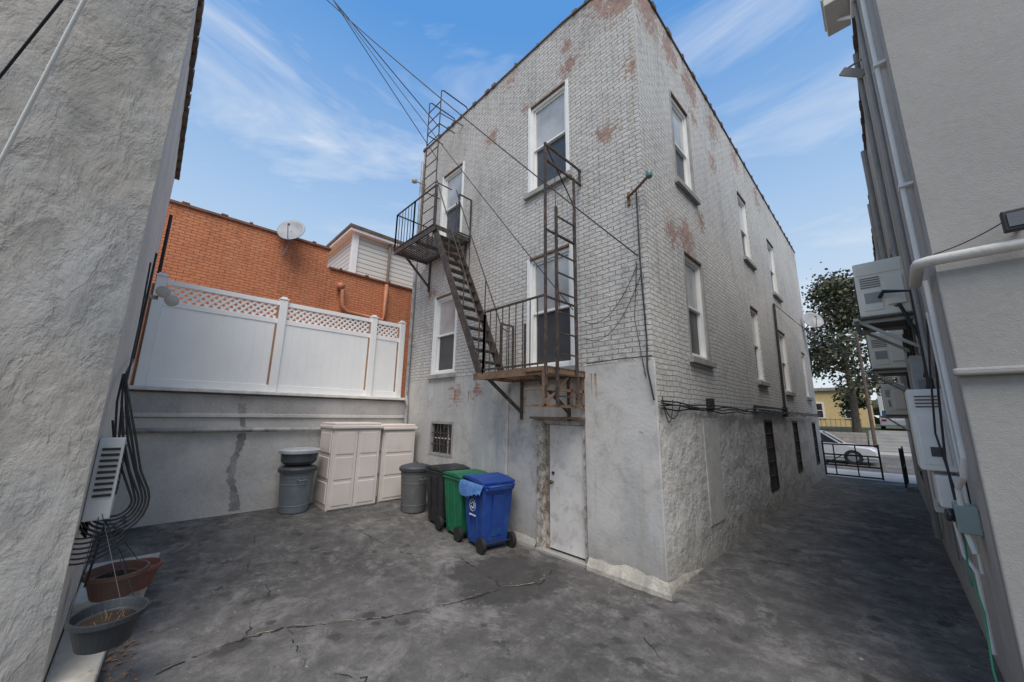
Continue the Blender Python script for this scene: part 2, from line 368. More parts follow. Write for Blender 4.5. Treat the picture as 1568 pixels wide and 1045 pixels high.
mF=brickwall('painted_brick_back',paint,2.72,spF,lower=(.54,.52,.49),patch=(.4,.41,.41))
mS=brickwall('painted_brick_side',(.65,.62,.575),2.12,spS,rubble=True,lower=(.62,.6,.56),patch=(.48,.48,.46))
wall(TF,XL,XC,-.1,topF,FW+[BW,DR],extra=(-3.5,)).obj('back_wall',mF,H,recalc=False)
wall(TS,YF,YE,-.1,topS,SW+SB).obj('side_wall',mS,H,recalc=False)
b=B(); b.add([(XL,YE,-.1),(XC,YE,-.1),(XC,YE,8.65),(XL,YE,8.75)],[(0,1,2,3)]); b.add([(XL,YF,-.1),(XL,YE,-.1),(XL,YE,8.75),(XL,YF,9.3)],[(0,1,2,3)]); b.obj('far_walls',mF,H,recalc=False)
B().add([(XL,YF+.2,9.0),(XC-.2,YF+.2,8.95),(XC-.2,YE,8.45),(XL,YE,8.45)],[(0,1,2,3)]).obj('roof',black,H,recalc=False)
b=B(); b.beam((XL-.03,YF+.08,9.315),(-3.5,YF+.08,9.315),.21,.035); b.beam((-3.5,YF+.08,9.315),(XC+.02,YF+.08,9.19),.21,.035); b.beam((XC-.08,YF-.02,9.17),(XC-.08,YE+.04,8.66),.21,.035)
t=XL
while t<XC: 
    z=topF(t); k=random.uniform(.03,.14); b.box(t,t+k,YF-.04,YF+.08,z-.02,z+.03+random.uniform(.01,.04)); t+=random.uniform(.2,.9)
t=YF
while t<YE:
    z=topS(t); k=random.uniform(.04,.2); b.box(XC-.1,XC+.04,t,t+k,z-.03,z+.03+random.uniform(.0,.04)); t+=random.uniform(.2,.8)
b.obj('coping',coping,H)
def window(T,o,par,up_=gl_up,lo_=gl_lo,sill=True):
    a0,a1,z0,z1=o; zm=z0+(z1-z0)*.5
    b=B(T); f=.065
    b.box(a0+.002,a0+f,-.13,-.025,z0+.002,z1-.002); b.box(a1-f,a1-.002,-.13,-.025,z0+.002,z1-.002)
    b.box(a0+f,a1-f,-.13,-.025,z1-f,z1-.002); b.box(a0+f,a1-f,-.13,-.02,z0+.002,z0+f)
    s=.04
    for (q0,q1,d) in ((zm-.02,z1-f,-.07),(z0+f,zm+.02,-.1)):
        b.box(a0+f,a0+f+s,d-.02,d+.012,q0,q1); b.box(a1-f-s,a1-f,d-.02,d+.012,q0,q1)
        b.box(a0+f+s,a1-f-s,d-.02,d+.012,q0,q0+s); b.box(a0+f+s,a1-f-s,d-.02,d+.012,q1-s,q1)
    b.obj('window_frame',white,par,bev=.003,seg=1)
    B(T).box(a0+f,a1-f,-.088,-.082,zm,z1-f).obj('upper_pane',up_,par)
    B(T).box(a0+f,a1-f,-.118,-.112,z0+f,zm).obj('lower_pane',lo_,par)
    if sill:
        B(T).box(a0-.09,a1+.09,-.1,.07,z0-.1,z0-.002).obj('window_sill',stone,par,bev=.008)
        B(T).box(a0+.03,a1-.03,-.03,.015,z1-.001,z1+.03).obj('window_lintel',ironrust,par)
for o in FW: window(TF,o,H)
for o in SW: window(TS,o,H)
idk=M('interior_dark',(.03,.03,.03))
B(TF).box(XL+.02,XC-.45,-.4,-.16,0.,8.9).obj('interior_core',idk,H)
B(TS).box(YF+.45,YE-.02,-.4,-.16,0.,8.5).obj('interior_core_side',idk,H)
for (T,o) in [(TF,x) for x in FW]+[(TS,SW[0]),(TS,SW[1])]:
    a0,a1,z0,z1=o; b=B(T); b.box(a0-.035,a0+.03,-.04,.012,z0,z1+.03); b.box(a1-.03,a1+.035,-.04,.012,z0,z1+.03); b.obj('window_casing',white if T is TF else stone,H,bev=.003,seg=1)
def barred(T,o,par,fr=black):
    a0,a1,z0,z1=o; b=B(T); f=.05
    b.box(a0+.002,a0+f,-.12,.01,z0,z1); b.box(a1-f,a1-.002,-.12,.01,z0,z1); b.box(a0+f,a1-f,-.12,.01,z1-f,z1-.002); b.box(a0+f,a1-f,-.12,.01,z0+.002,z0+f); b.obj('basement_frame',fr,par)
    B(T).box(a0+f,a1-f,-.1,-.09,z0+f,z1-f).obj('basement_pane',gl_dk,par)
    b=B(T); k=int((a1-a0)/.12)
    for i in range(1,k): a=a0+(a1-a0)*i/k; b.box(a-.008,a+.008,-.035,-.015,z0+f,z1-f)
    k=max(2,int((z1-z0)/.35))
    for i in range(1,k+1): z=z0+(z1-z0)*i/(k+1); b.box(a0+f,a1-f,-.014,-.002,z-.01,z+.01)
    b.obj('window_bars',iron,par)
barred(TF,BW,H,stone)
b=B(TF); a0,a1,z0,z1=BW
for i in (1,2): a=a0+(a1-a0)*i/3; b.box(a-.012,a+.012,-.088,-.07,z0+.05,z1-.05)
b.box(a0+.05,a1-.05,-.088,-.072,(z0+z1)/2-.012,(z0+z1)/2+.012); b.obj('glazing_bars',white,H)
for o in SB: barred(TS,o,H)
a0,a1,z0,z1=DR; b=B(TF)
b.box(a0+.002,a0+.12,-.13,.03,z0,z1-.002); b.box(a1-.04,a1-.002,-.13,.0,z0,z1-.002); b.box(a0+.12,a1-.04,-.13,.01,z1-.06,z1-.002); b.obj('door_frame',M('peeling_frame',(.52,.48,.43),.8,var=.25,vs=7,dirt=(.19,.13,.085),dirtamt=.52),H)
b=B(TF); b.box(a0+.122,a0+.2,-.13,-.05,z0,z1-.06); b.obj('door_side_panel',M('door_side',(.2,.155,.115),.8,vs=4,dirt=(.5,.46,.4),dirtamt=.5),H)
B(TF).box(a0+.205,a1-.045,-.12,-.045,z0+.03,z1-.065).obj('door_leaf',M('door_paint',(.68,.65,.61),.55,var=.1,vs=2.4,dirt=(.44,.38,.31),dirtamt=.45,bst=.0),H,bev=.006)
B(TF).box(a0-.1,a1+.04,-.02,.1,z1+.02,z1+.055).obj('door_head_ledge',ironrust,H)
B(TF).lathe((a0+.28,.0,1.0),[(.008,-.045),(.012,-.01),(.03,.0),(.03,.02),(.01,.03)],12,'y').lathe((a0+.28,.0,1.13),[(.025,-.045),(.025,-.03)],12,'y').obj('door_knob',M('brass',(.25,.2,.12),.3,1.),H)
B(TF).box(a0,a1,.0,.06,-.05,z0).obj('door_step',conc,H)
b=B(TF); b.box(DR[1]+.02,XC+.03,.002,.035,-.05,2.74); b.obj('corner_stucco_skirt',mF,H,bev=.015)
pl=M('plinth_concrete',(.5,.46,.385),.9,var=.25,vs=2.5,dirt=(.32,.3,.26),dirtamt=.55,bst=.5,bd=.02)
def plinth(name,secs,mat):
    b=B(); n=len(secs[0])
    for s in secs: b.v+=s
    for s in range(len(secs)-1):
        for i in range(n-1): b.f.append((s*n+i,s*n+i+1,(s+1)*n+i+1,(s+1)*n+i))
    b.f.append(tuple(range(n))); b.obj(name,mat,H,recalc=False)
pr=[(0,-.05),(.1,-.05),(.09,.06),(.04,.14),(0,.19)]
sec=[]; rr=random.Random(4)
for i in range(13):
    x=-3.14+(XC+.03+3.14)*i/12; q=rr.uniform(.7,1.05); sec.append([(x+(d*.7 if i==12 else 0),YF-.036-d*q,z*q if z>0 else z) for d,z in pr])
for i in range(1,9):
    y=YF+.14*i; q=rr.uniform(.6,.9)*(1-i/9); sec.append([(XC+.002+d*.6*q,y,z*q if z>0 else z) for d,z in pr])
plinth('plinth',sec,pl)
sec=[]
for i in range(20):
    x=XL+(4.33*i/19); q=rr.uniform(.5,1.); sec.append([(x,YF-.001-d*.7*q,gz(x,0)+(z*.8*q if z>0 else z)) for d,z in pr])
plinth('plinth_back',sec,mF)
b=B(TF); b.box(-5.02,-4.78,-.0,.05,0,2.6); b.obj('stucco_pier',mF,H,bev=.02)
b=B(TS); b.box(6.1,6.75,-.0,.02,.45,1.98); b.obj('plaster_panel',mF,H,bev=.01)
rs=M('rust_stain',(.35,.22,.13),.9,var=.4,vs=9,bst=0); b=B(TF); rr=random.Random(31)
for (a,z,l) in ((-5.72,2.7,.9),(-6.45,2.5,.5),(-5.95,2.45,.4),(-4.42,2.3,.5),(-6.15,5.0,.5),(-7.7,4.9,.4),(-5.35,7.9,.25),(-3.0,2.6,.5)):
    for k in range(3):
        a_=a+rr.uniform(-.05,.05); l_=l*rr.uniform(.4,1); w_=rr.uniform(.004,.012); d_=.0385 if a>-3.1 else .0025; b.add([(a_-w_,d_,z),(a_+w_,d_,z),(a_+w_*.2,d_,z-l_)],[(0,1,2)])
b.obj('rust_run_offs',rs,H,recalc=False)
b=B(TS)
for k in range(4):
    pts=[(YF+.05,.05,2.2-.03*k)]; a=YF+.05
    while a<YE-.3:
        a+=.45; pts.append((a,.05+random.uniform(0,.03),2.18-.025*k+random.uniform(-.035,.03)))
    b.tube(pts,.011,6)
b.tube([(9.0,.04,2.1),(9.0,.06,2.25),(12.0,.05,2.24),(12.3,.05,5.2)],.03,8)
b.box(6.35,6.5,0,.08,2.12,2.3); b.box(11.9,12.1,0,.1,2.05,2.3)
b.tube(wire((YF+.05,.06,2.2),(5.2,.06,2.2),.22),.007,5); b.tube(wire((YF+.05,.06,2.25),(4.9,.08,2.22),.3),.007,5)
b.obj('side_cables',black,H)
b=B(TF); b.tube([(-2.2,.03,5.2),(-2.2,.03,4.1),(-2.17,.03,3.0),(-2.16,.08,2.6),(-2.1,.07,2.2)],.011,6)
b.tube(wire((-3.15,.05,3.4),(-2.25,.03,4.05),.3),.005,5); b.tube(wire((-3.15,.05,3.15),(-2.2,.03,3.9),.35),.005,5); b.tube([(-2.25,.03,4.1),(-2.32,.04,3.3),(-2.2,.05,2.5)],.005,5)
b.tube([(-3.1,.05,2.75),(-2.6,.045,2.77),(XC,.045,2.77)],.007,5)
b.obj('back_cables',black,H)
L=emp('wall_lamp',(-2.2,4.5,5.2))
B().tube([(-2.34,YF-.03,5.12),(-2.2,YF-.08,5.14),(-1.98,YF-.12,5.24)],.02,8).tube([(-2.33,YF-.01,5.0),(-2.33,YF-.01,5.2)],.022,8).obj('arm',ironrust,L)
B().lathe((-1.96,YF-.12,5.26),[(.02,.07),(.04,.04),(.045,-.03),(.03,-.05)],12).obj('lamp_head',M('lamp_green',(.12,.22,.2),.4),L,smooth=True)
D=emp('downspout',(XL+.05,4.5,4))
B(TF).tube([(XL+.06,.06,8.9),(XL+.06,.06,2.4),(XL+.12,.06,2.2),(XL+.12,.06,.4)],.04,8).obj('pipe',M('galvanised',(.4,.41,.42),.5,.3,dirt=(.2,.15,.1)),D)
L=emp('flood_light',(XL+.1,4.4,8.2))
B(TF).tube([(XL+.2,0,8.15),(XL+.1,.25,8.2)],.02,6).lathe((XL+.05,.28,8.2),[(.04,-.05),(.07,.02),(.08,.07)],14,'x').obj('lamp',M('lamp_grey',(.35,.35,.34),.5),L,smooth=True)
# ------------------------------------------------------------------ fire escape
E=emp('fire_escape',(-5,4.1,2.6)); YO=3.68
def platform(x0,x1,z,hole=None):
    b=B(); b.box(x0,x1,YO-.01,YO+.015,z-.09,z+.02); b.box(x0,x0+.02,YO,YF,z-.07,z+.02); b.box(x1-.02,x1,YO,YF,z-.07,z+.02); b.box(x0,x1,YF-.05,YF-.03,z-.07,z+.02)
    b.box((x0+x1)/2-.02,(x0+x1)/2+.02,YO,YF,z-.07,z-.01)
    y=YO+.04
    while y<YF-.05:
        if hole and hole[2]<y<hole[3]:
            if hole[0]-x0>.05: b.box(x0,hole[0],y,y+.022,z-.012,z+.012)
            if x1-hole[1]>.05: b.box(hole[1],x1,y,y+.022,z-.012,z+.012)
        else: b.box(x0,x1,y,y+.022,z-.012,z+.012)
        y+=.055
    return b
def rail(b,p,q,h=.95,step=.13):
    p=Vector(p);q=Vector(q); n=max(1,int((q-p).length/step))
    for k in (h,h*.06): b.beam(p+Vector((0,0,k)),q+Vector((0,0,k)),.026,.026)
    for i in range(n+1):
        c=p.lerp(q,i/n); r=.012 if i not in (0,n) else .028
        b.beam(c,c+Vector((0,0,h)),r,r)
ZU,ZL=5.78,2.62
platform(-7.9,-6.1,ZU,hole=(-6.6,-6.1,3.7,4.2)).obj('upper_platform',iron,E)
platform(-4.68,-3.14,ZL).obj('lower_platform',ironrust,E)
b=B(); rail(b,(-7.9,YO,ZU),(-7.05,YO,ZU)); rail(b,(-7.9,YO,ZU),(-7.9,YF-.03,ZU)); rail(b,(-7.05,YO,ZU),(-6.15,YO,ZU),step=.9); rail(b,(-6.1,4.22,ZU),(-6.1,YF-.03,ZU),step=.3)
rail(b,(-4.45,YO,ZL),(-3.16,YO,ZL),h=1.0); rail(b,(-4.68,4.25,ZL),(-4.68,YF-.03,ZL),step=.15); rail(b,(-4.45,YO,ZL),(-4.45,YO+.02,ZL))
b.obj('railings',iron,E)
b=B()
for x in (-7.7,-6.25): b.beam((x,YF,ZU-.75),(x,YO+.12,ZU-.06),.035,.05); b.beam((x,YF-.03,ZU-.85),(x,YF-.03,ZU),.05,.03)
for x in (-4.45,-3.45): b.beam((x,YF,ZL-.6),(x,YO+.1,ZL-.06),.035,.05); b.beam((x,YF-.03,ZL-.7),(x,YF-.03,ZL),.05,.03)
b.obj('brackets',iron,E)
b=B(); A0=Vector((-6.22,0,ZU)); A1=Vector((-4.58,0,ZL+.02))
for y in (3.72,4.22): b.beam((A0.x,y,A0.z),(A1.x,y,A1.z),.018,.15)
n=15
for i in range(1,n):
    c=A0.lerp(A1,i/n)
    for k in (-.085,-.03,.025): b.box(c.x+k,c.x+k+.04,3.73,4.21,c.z-.012,c.z+.012)
b.obj('stair',iron,E)
b=B()
for y in (3.72,4.22):
    u_=.85
    b.tube([(A0.x,y,A0.z+u_+.25),(A0.x+.1,y,A0.z+u_),(A1.x-.05,y,A1.z+u_),(A1.x+.1,y,A1.z+u_-.1)],.012,6)
    for t in (.02,.35,.68,.97):
        c=A0.lerp(A1,t); b.beam((c.x,y,c.z),(c.x,y,c.z+u_),.016,.016)
b.obj('stair_handrails',iron,E)
b=B()
for x in (-7.5,-6.95):
    b.tube([(x,4.12,ZU+.02),(x,4.12,9.95),(x+.0,4.18,10.0),(x,4.9,10.0),(x,4.96,9.9),(x,4.96,9.05)],.016,6)
z=ZU+.35
while z<9.8: b.beam((-7.5,4.12,z),(-6.95,4.12,z),.018,.018); z+=.32
for z in (9.0,7.4): b.beam((-7.5,4.12,z),(-7.5,YF,z),.02,.02); b.beam((-6.95,4.12,z),(-6.95,YF,z),.02,.02)
b.tube([(-6.95,4.12,9.3),(-6.6,YF,9.0)],.012,6)
b.obj('roof_ladder',iron,E)
b=B(); X=-3.16
for y in (3.68,4.38): b.beam((X,y,ZL-.4),(X,y,6.0 if y<4 else 5.75),.032,.032)
b.beam((X,3.68,5.98),(X,YF,5.98),.028,.028); b.beam((X,3.68,5.72),(X,YF,5.72),.028,.028); b.beam((X,YF-.04,5.98),(X,YF-.04,5.72),.03,.03); b.beam((X,3.68,5.98),(X-.1,YF-.02,5.3),.015,.015)
for z in (3.6,4.6): b.beam((X,3.68,z),(X,4.38,z),.025,.025)
for y in (3.86,4.3): b.beam((X+.05,y,2.15),(X+.05,y,5.0),.028,.04)
z=2.25
while z<4.95: b.beam((X+.05,3.86,z),(X+.05,4.3,z),.02,.02); z+=.29
b.tube([(X,3.9,5.7),(X-.02,3.95,4.2),(X,4.0,3.4)],.007,5)
b.obj('drop_ladder',iron,E)
b=B()
for z in (ZL-.5,ZL-.28,ZL-.03): 
    b.beam((X-.02,3.66,z),(X-.02,YF-.02,z),.03,.04); b.beam((X-.02,3.66,z),(X-.35,3.66,z),.025,.025)
for y in (3.66,3.95,4.25,4.52): b.beam((X-.02,y,ZL-.5),(X-.02,y,ZL),.03,.03)
b.beam((X-.02,3.66,ZL-.5),(X-.02,4.3,ZL),.03,.03)
b.obj('ladder_basket',ironrust,E)
B().tube([(-3.95,4.1,ZL+.02),(-3.95,4.1,ZL+.8)],.02,6).obj('post',iron,E)
# ------------------------------------------------------------------ retaining wall, fence
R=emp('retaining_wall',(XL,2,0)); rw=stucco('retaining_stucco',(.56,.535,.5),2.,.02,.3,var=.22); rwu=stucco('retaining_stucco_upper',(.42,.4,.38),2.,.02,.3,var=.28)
B(TL).box(-.3,YF-.003,-.5,0,-.1,1.86).obj('wall_body',rw,R)
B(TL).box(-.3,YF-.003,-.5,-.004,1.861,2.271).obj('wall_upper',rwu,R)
B(TL).box(-.3,YF-.004,-.5,.07,2.3,2.36).obj('cap',M('cap_white',(.7,.68,.64),.8,dirt=(.3,.27,.23),dirtamt=.35,vs=4),R,bev=.01)
B(TL).box(-.3,YF-.004,-.5,.03,2.272,2.299).obj('cap_underside',coping,R)
B(TL).box(-.25,YF-.005,.0,.045,1.87,1.94).obj('ledge',rw,R,bev=.01)
B(TL).tube([(-.25,.06,1.66),(YF-.02,.06,1.63)],.04,10).obj('conduit',M('conduit_grey',(.4,.385,.365),.6,dirt=(.15,.14,.13)),R,smooth=True)
pat=M('mortar_patch',(.28,.265,.245),.95,var=.35,vs=6,bst=.5)
for (za,zb) in ((2.26,1.95),(1.86,1.71),(1.59,.25)):
    b=B(TL); k=max(3,int((za-zb)/.035)); pts=[]
    for i in range(k+1):
        z=za+(zb-za)*i/k; a=1.28+.04*math.sin(z*5)+random.uniform(-.012,.012)+.1*max(0,.8-z); pts.append((a,z,.035+.035*random.random()+(.09*max(0,.7-z))))
    for i in range(k): b.add([(pts[i][0]-pts[i][2],.004,pts[i][1]),(pts[i][0]+pts[i][2],.004,pts[i][1]),(pts[i+1][0]+pts[i+1][2],.004,pts[i+1][1]),(pts[i+1][0]-pts[i+1][2],.004,pts[i+1][1])],[(0,1,2,3)])
    b.obj('crack_patch',pat,R,recalc=False)
B().box(-30,XL-.45,-20,16,-.1,2.25).obj('upper_terrace',conc)
Fn=emp('vinyl_lattice_fence',(XL-.2,2,2.4)); XFn=-.12
posts=[-.15,1.70,3.62,4.36]
b=B(TL)
for p in posts: b.box(p-.07,p+.07,XFn-.07,XFn+.07,2.362,4.24)
b.obj('posts',vinyl,Fn,bev=.008)
b=B(TL)
for p in posts: b.box(p-.105,p-.072,XFn-.05,XFn+.02,2.362,4.1)
b.obj('steel_backposts',M('post_rust',(.34,.2,.12),.8),Fn)
b=B(TL)
for p in posts: b.box(p-.085,p+.085,XFn-.085,XFn+.085,4.241,4.27); b.box(p-.05,p+.05,XFn-.05,XFn+.05,4.271,4.31)
b.obj('post_caps',vinyl,Fn,bev=.01)
bb=B(TL); br_=B(TL); bl=B(TL)
for i in range(3):
    p0=posts[i]+.07; p1=posts[i+1]-.07
    br_.box(p0,p1,XFn-.025,XFn+.025,2.363,2.5); br_.box(p0,p1,XFn-.025,XFn+.025,3.74,3.84); br_.box(p0,p1,XFn-.025,XFn+.025,4.12,4.21)
    k=max(2,int((p1-p0)/.16)); 
    for j in range(k):
        a=p0+(p1-p0)*j/k; bb.box(a+.003,a+(p1-p0)/k-.003,XFn-.012,XFn+.012,2.5,3.74)
    bb.box(p0,p1,XFn-.01,XFn+.007,2.5,3.74)
    zl,zh=3.84,4.12; Hh=zh-zl; s=.12
    a=p0-Hh
    while a<p1:
        for sg in (1,-1):
            A=a; za,zb=(zl,zh) if sg==1 else (zh,zl)
            t0=max(0,(p0-A)/Hh); t1=min(1,(p1-A)/Hh)
            if t1-t0>.05:
                bl.beam((A+Hh*t0, XFn+.004*sg, za+(zb-za)*t0),(A+Hh*t1,XFn+.004*sg,za+(zb-za)*t1),.036,.006,up=(0,1,0))
        a+=s
br_.obj('rails',vinyl,Fn,bev=.006); bb.obj('boards',vinyl,Fn); bl.obj('lattice',vinyl,Fn)
# ------------------------------------------------------------------ orange building
O=emp('orange_brick_building',(-14,0,0)); XO=-11.07
TO=lambda a,d,z:(XO+d,a,z)
mo=brickwall('orange_painted_brick',(.62,.23,.11),-5,[],lower=(.62,.23,.11),patch=None)
B(TO).box(-14,3.15,-8,0,2.2,6.68).obj('tall_block',mo,O)
B(TO).box(3.152,9.,-8,-.02,2.2,6.12).obj('low_block',mo,O)
b=B(TO); b.box(-14,3.2,-.3,.05,6.682,6.74); b.box(3.21,9,-.3,.04,6.122,6.17)
t=-6
while t<9: 
    z=6.74 if t<3.1 else 6.17; b.box(t,t+random.uniform(.05,.15),-.2,.06,z,z+.035); t+=random.uniform(.4,1.1)
b.obj('parapet_cap',M('orange_cap',(.22,.1,.065),.9,var=.3),O)
b=B(TO); b.tube([(3.55,.05,5.65),(3.6,.14,5.5),(3.62,.12,5.3),(3.65,.1,5.05),(3.8,.1,4.9),(4.9,.1,4.85),(4.95,.08,5.0),(4.95,.08,6.05)],.06,10); b.lathe((3.55,.1,5.62),[(.1,-.08),(.12,.05),(.05,.12)],12)
b.obj('vent_pipe',M('orange_pipe',(.5,.2,.1),.5),O,smooth=True)
def dish(name,c,r,dirn,mount):
    e=emp(name,c); d=Vector(dirn).normalized(); q=d.to_track_quat('Z','Y')
    b=B(); n=24; rings=6; vs=[];fs=[]
    for i in range(rings+1):
        rr=r*i/rings; zz=.22*r*(i/rings)**2
        for j in range(n): t=2*math.pi*j/n; vs.append(Vector(c)+q@Vector((rr*math.cos(t),rr*1.1*math.sin(t),zz)))
    for i in range(rings):
        for j in range(n): fs.append((i*n+j,i*n+(j+1)%n,(i+1)*n+(j+1)%n,(i+1)*n+j))
    b.add(vs,fs); o=b.obj('reflector',M('dish_grey',(.33,.335,.34),.5),e,smooth=True,recalc=False); sm=o.modifiers.new('s','SOLIDIFY'); sm.thickness=.015
    b=B(); f=Vector(c)+d*r*.95; b.tube([Vector(c)+q@Vector((0,-r*1.05,.2*r)),f+Vector((0,0,-.1*r)),f],.012,6); b.tube([f,f-d*.08],.03,8); b.tube([Vector(c)-d*.02,Vector(c)-d*.12,mount],.022,8); b.obj('arm_and_mast',M('dish_metal',(.25,.25,.26),.4,.5),e)
dish('satellite_dish',(-10.8,2.1,6.75),.34,(.75,-.5,.35),(-11.0,2.0,6.1))
dish('satellite_dish',(-1.8,17.3,5.6),.33,(.5,-.7,.4),(XC,17.2,5.2))
# ------------------------------------------------------------------ siding house
def siding(name,col):
    m,nt,b=base(name); v=objc(nt); s=nn(nt,'ShaderNodeSeparateXYZ'); nt.links.new(v,s.inputs[0])
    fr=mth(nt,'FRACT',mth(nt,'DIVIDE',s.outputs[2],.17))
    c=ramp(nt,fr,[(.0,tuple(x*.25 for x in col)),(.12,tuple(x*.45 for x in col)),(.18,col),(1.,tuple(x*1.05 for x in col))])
    nt.links.new(c,b.inputs['Base Color']); b.inputs['Roughness'].default_value=.5
    bump(nt,b,mth(nt,'SUBTRACT',1.,fr),.8,.03); return m
Sd=emp('siding_house',(-16,9,0)); ms=siding('vinyl_siding',(.58,.55,.48))
B().box(-20,-12.5,4.34,16,2.2,8.15).obj('walls',ms,Sd)
B().box(-12.52,-12.44,4.28,4.46,2.2,8.15).box(-12.62,-12.521,4.28,4.335,2.2,8.15).obj('corner_board',white,Sd)
B().box(-20.4,-12.28,4.1,16.4,8.15,8.25).obj('soffit',white,Sd)
B().box(-20.42,-12.24,4.06,16.4,8.252,8.36).obj('fascia',coping,Sd)
b=B(); b.add([(-20.4,4.08,8.365),(-12.26,4.08,8.365),(-12.26,16.4,8.365),(-20.4,16.4,8.365),(-17,6.5,8.5),(-15,6.5,8.5),(-15,14,8.5),(-17,14,8.5)],[(0,1,5,4),(1,2,6,5),(2,3,7,6),(3,0,4,7),(4,5,6,7)]); b.obj('roof',M('shingle_dark',(.05,.045,.045),.9,bst=.5,bd=.02),Sd)
B().tube([(-12.4,5.6,8.2),(-12.42,5.6,6)],.05,8).obj('downpipe',M('pipe_brown',(.2,.15,.12),.5),Sd)
# ------------------------------------------------------------------ left stucco building
G=emp('stucco_garage_building',(-6.5,-3,0)); XG=-4.3; YG=-.245; ZG=6.15
gm=trowel('rough_grey_stucco',(.35,.34,.325)); gm2=stucco('smooth_grey_stucco',(.72,.67,.61),2.,.02,.3)
b=B(); b.add([(XG,YG,-.1),(XG,-9,-.1),(XG,-9,ZG),(XG,YG,ZG)],[(0,1,2,3)]); b.obj('rough_wall',gm,G,recalc=False)
b=B(); b.add([(XG,YG,-.1),(XG,YG,ZG),(XL-.2,YG-.02,ZG),(XL-.2,YG-.02,-.1)],[(0,1,2,3)]); b.add([(XL-.2,YG-.02,-.1),(XL-.2,YG-.02,ZG),(XL-.2,-9,ZG),(XL-.2,-9,-.1)],[(0,1,2,3)]); b.add([(XG,YG,ZG),(XL-.2,YG-.02,ZG),(XL-.2,-9,ZG),(XG,-9,ZG)],[(0,1,2,3)]); b.obj('smooth_wall',gm2,G,recalc=False)
b=B(); x=XL-.25
b.box(XL-.25,XG+.03,YG-.1,YG+.03,ZG+.002,ZG+.05)
while x<XG: b.box(x,x+.12,YG-.06,YG+.045,ZG-.1+random.uniform(0,.1),ZG+.07); x+=random.uniform(.2,.4)
b.obj('coping',coping,G)
b=B(); b.tube([(XL-.15,YG+.04,5.4),(XL-.15,YG+.05,2.4)],.025,8); b.tube([(-6.5,YG+.03,4.0),(-6.5,YG+.03,2.6),(-5.2,YG+.05,2.35),(-4.9,YG+.07,2.2)],.012,8); b.tube([(-5.6,YG+.03,3.6),(-5.5,YG+.05,2.9),(-4.95,YG+.07,2.2)],.008,8); b.obj('conduits',black,G)
SP=emp('spotlight',(-6.3,-.1,3.6))
B().tube([(-6.9,YG,3.5),(-6.9,-.12,3.5)],.03,8).lathe((-6.85,-.08,3.56),[(.03,-.1),(.06,0),(.08,.12),(.07,.13)],12,'x').lathe((-6.85,0.02,3.46),[(.03,-.1),(.06,0),(.08,.12),(.07,.13)],12,'x').obj('twin_heads',M('lamp_cream',(.5,.46,.4),.5),SP,smooth=True)
AC=emp('louvered_utility_box',(-4.8,-.2,1.4))
B().box(-4.98,-4.56,YG+.002,-.09,1.12,1.76).obj('cabinet',M('box_white',(.62,.61,.59),.4,var=.06),AC,bev=.01)
b=B()
for i in range(9): z=1.3+i*.045; b.box(-4.562,-4.545,YG+.03,-.11,z,z+.02)
for i in range(9): z=1.3+i*.045; b.box(-4.95,-4.6,-.092,-.08,z,z+.018)
b.obj('louvers',black,AC)
CC=emp('hanging_cable_coil',(-4.8,-.05,1.4)); b=B(); rr=random.Random(8)
for k in range(6):
    o=.028*k; x=-4.66+.014*k; j=rr.uniform(-.01,.01)
    pts=[(x-.1,-.2+.1*o,2.3),(x,-.19+.55*o+j,2.05),(x+.02,-.16+.9*o,1.75),(x,-.07+.8*o+j,1.48)]
    for t in range(0,12):
        a=math.radians(25-t*17); pts.append((x,-.08+(.1+o*.75)*math.cos(a),1.22+(.1+o)*math.sin(a)))
    pts+= [(x,-.2,1.14-o),(x,-.23,1.18-o)]
    b.tube(pts,.0085,7)
for k in range(6):
    z=1.02-.035*k; b.tube(wire((-4.36,-.24,z+.03),(-4.6,.0+.008*k,z+.1),.05),.007,6)
b.tube([(-4.7,-.2,1.9),(-4.7,-.12,1.5),(-4.7,-.1,1.2),(-4.7,-.15,.6)],.008,6)
b.obj('cables',black,CC,smooth=True)
CS=emp('concrete_pad',(-5.5,0,0)); b=B()
b.prism([(-7.0,-.24),(-7.0,.4),(-5.75,.25),(-5.75,-.24)],lambda a,c,t:(a,c,t),.0,.16); b.prism([(-5.7,-.24),(-5.7,.1),(-3.9,.0),(-3.9,-.24)],lambda a,c,t:(a,c,t),.0,.09)
b.obj('slabs',M('pad_concrete',(.6,.56,.48),.9,var=.2,vs=3,bst=.5,dirt=(.3,.24,.17),dirtamt=.4),CS,bev=.015)
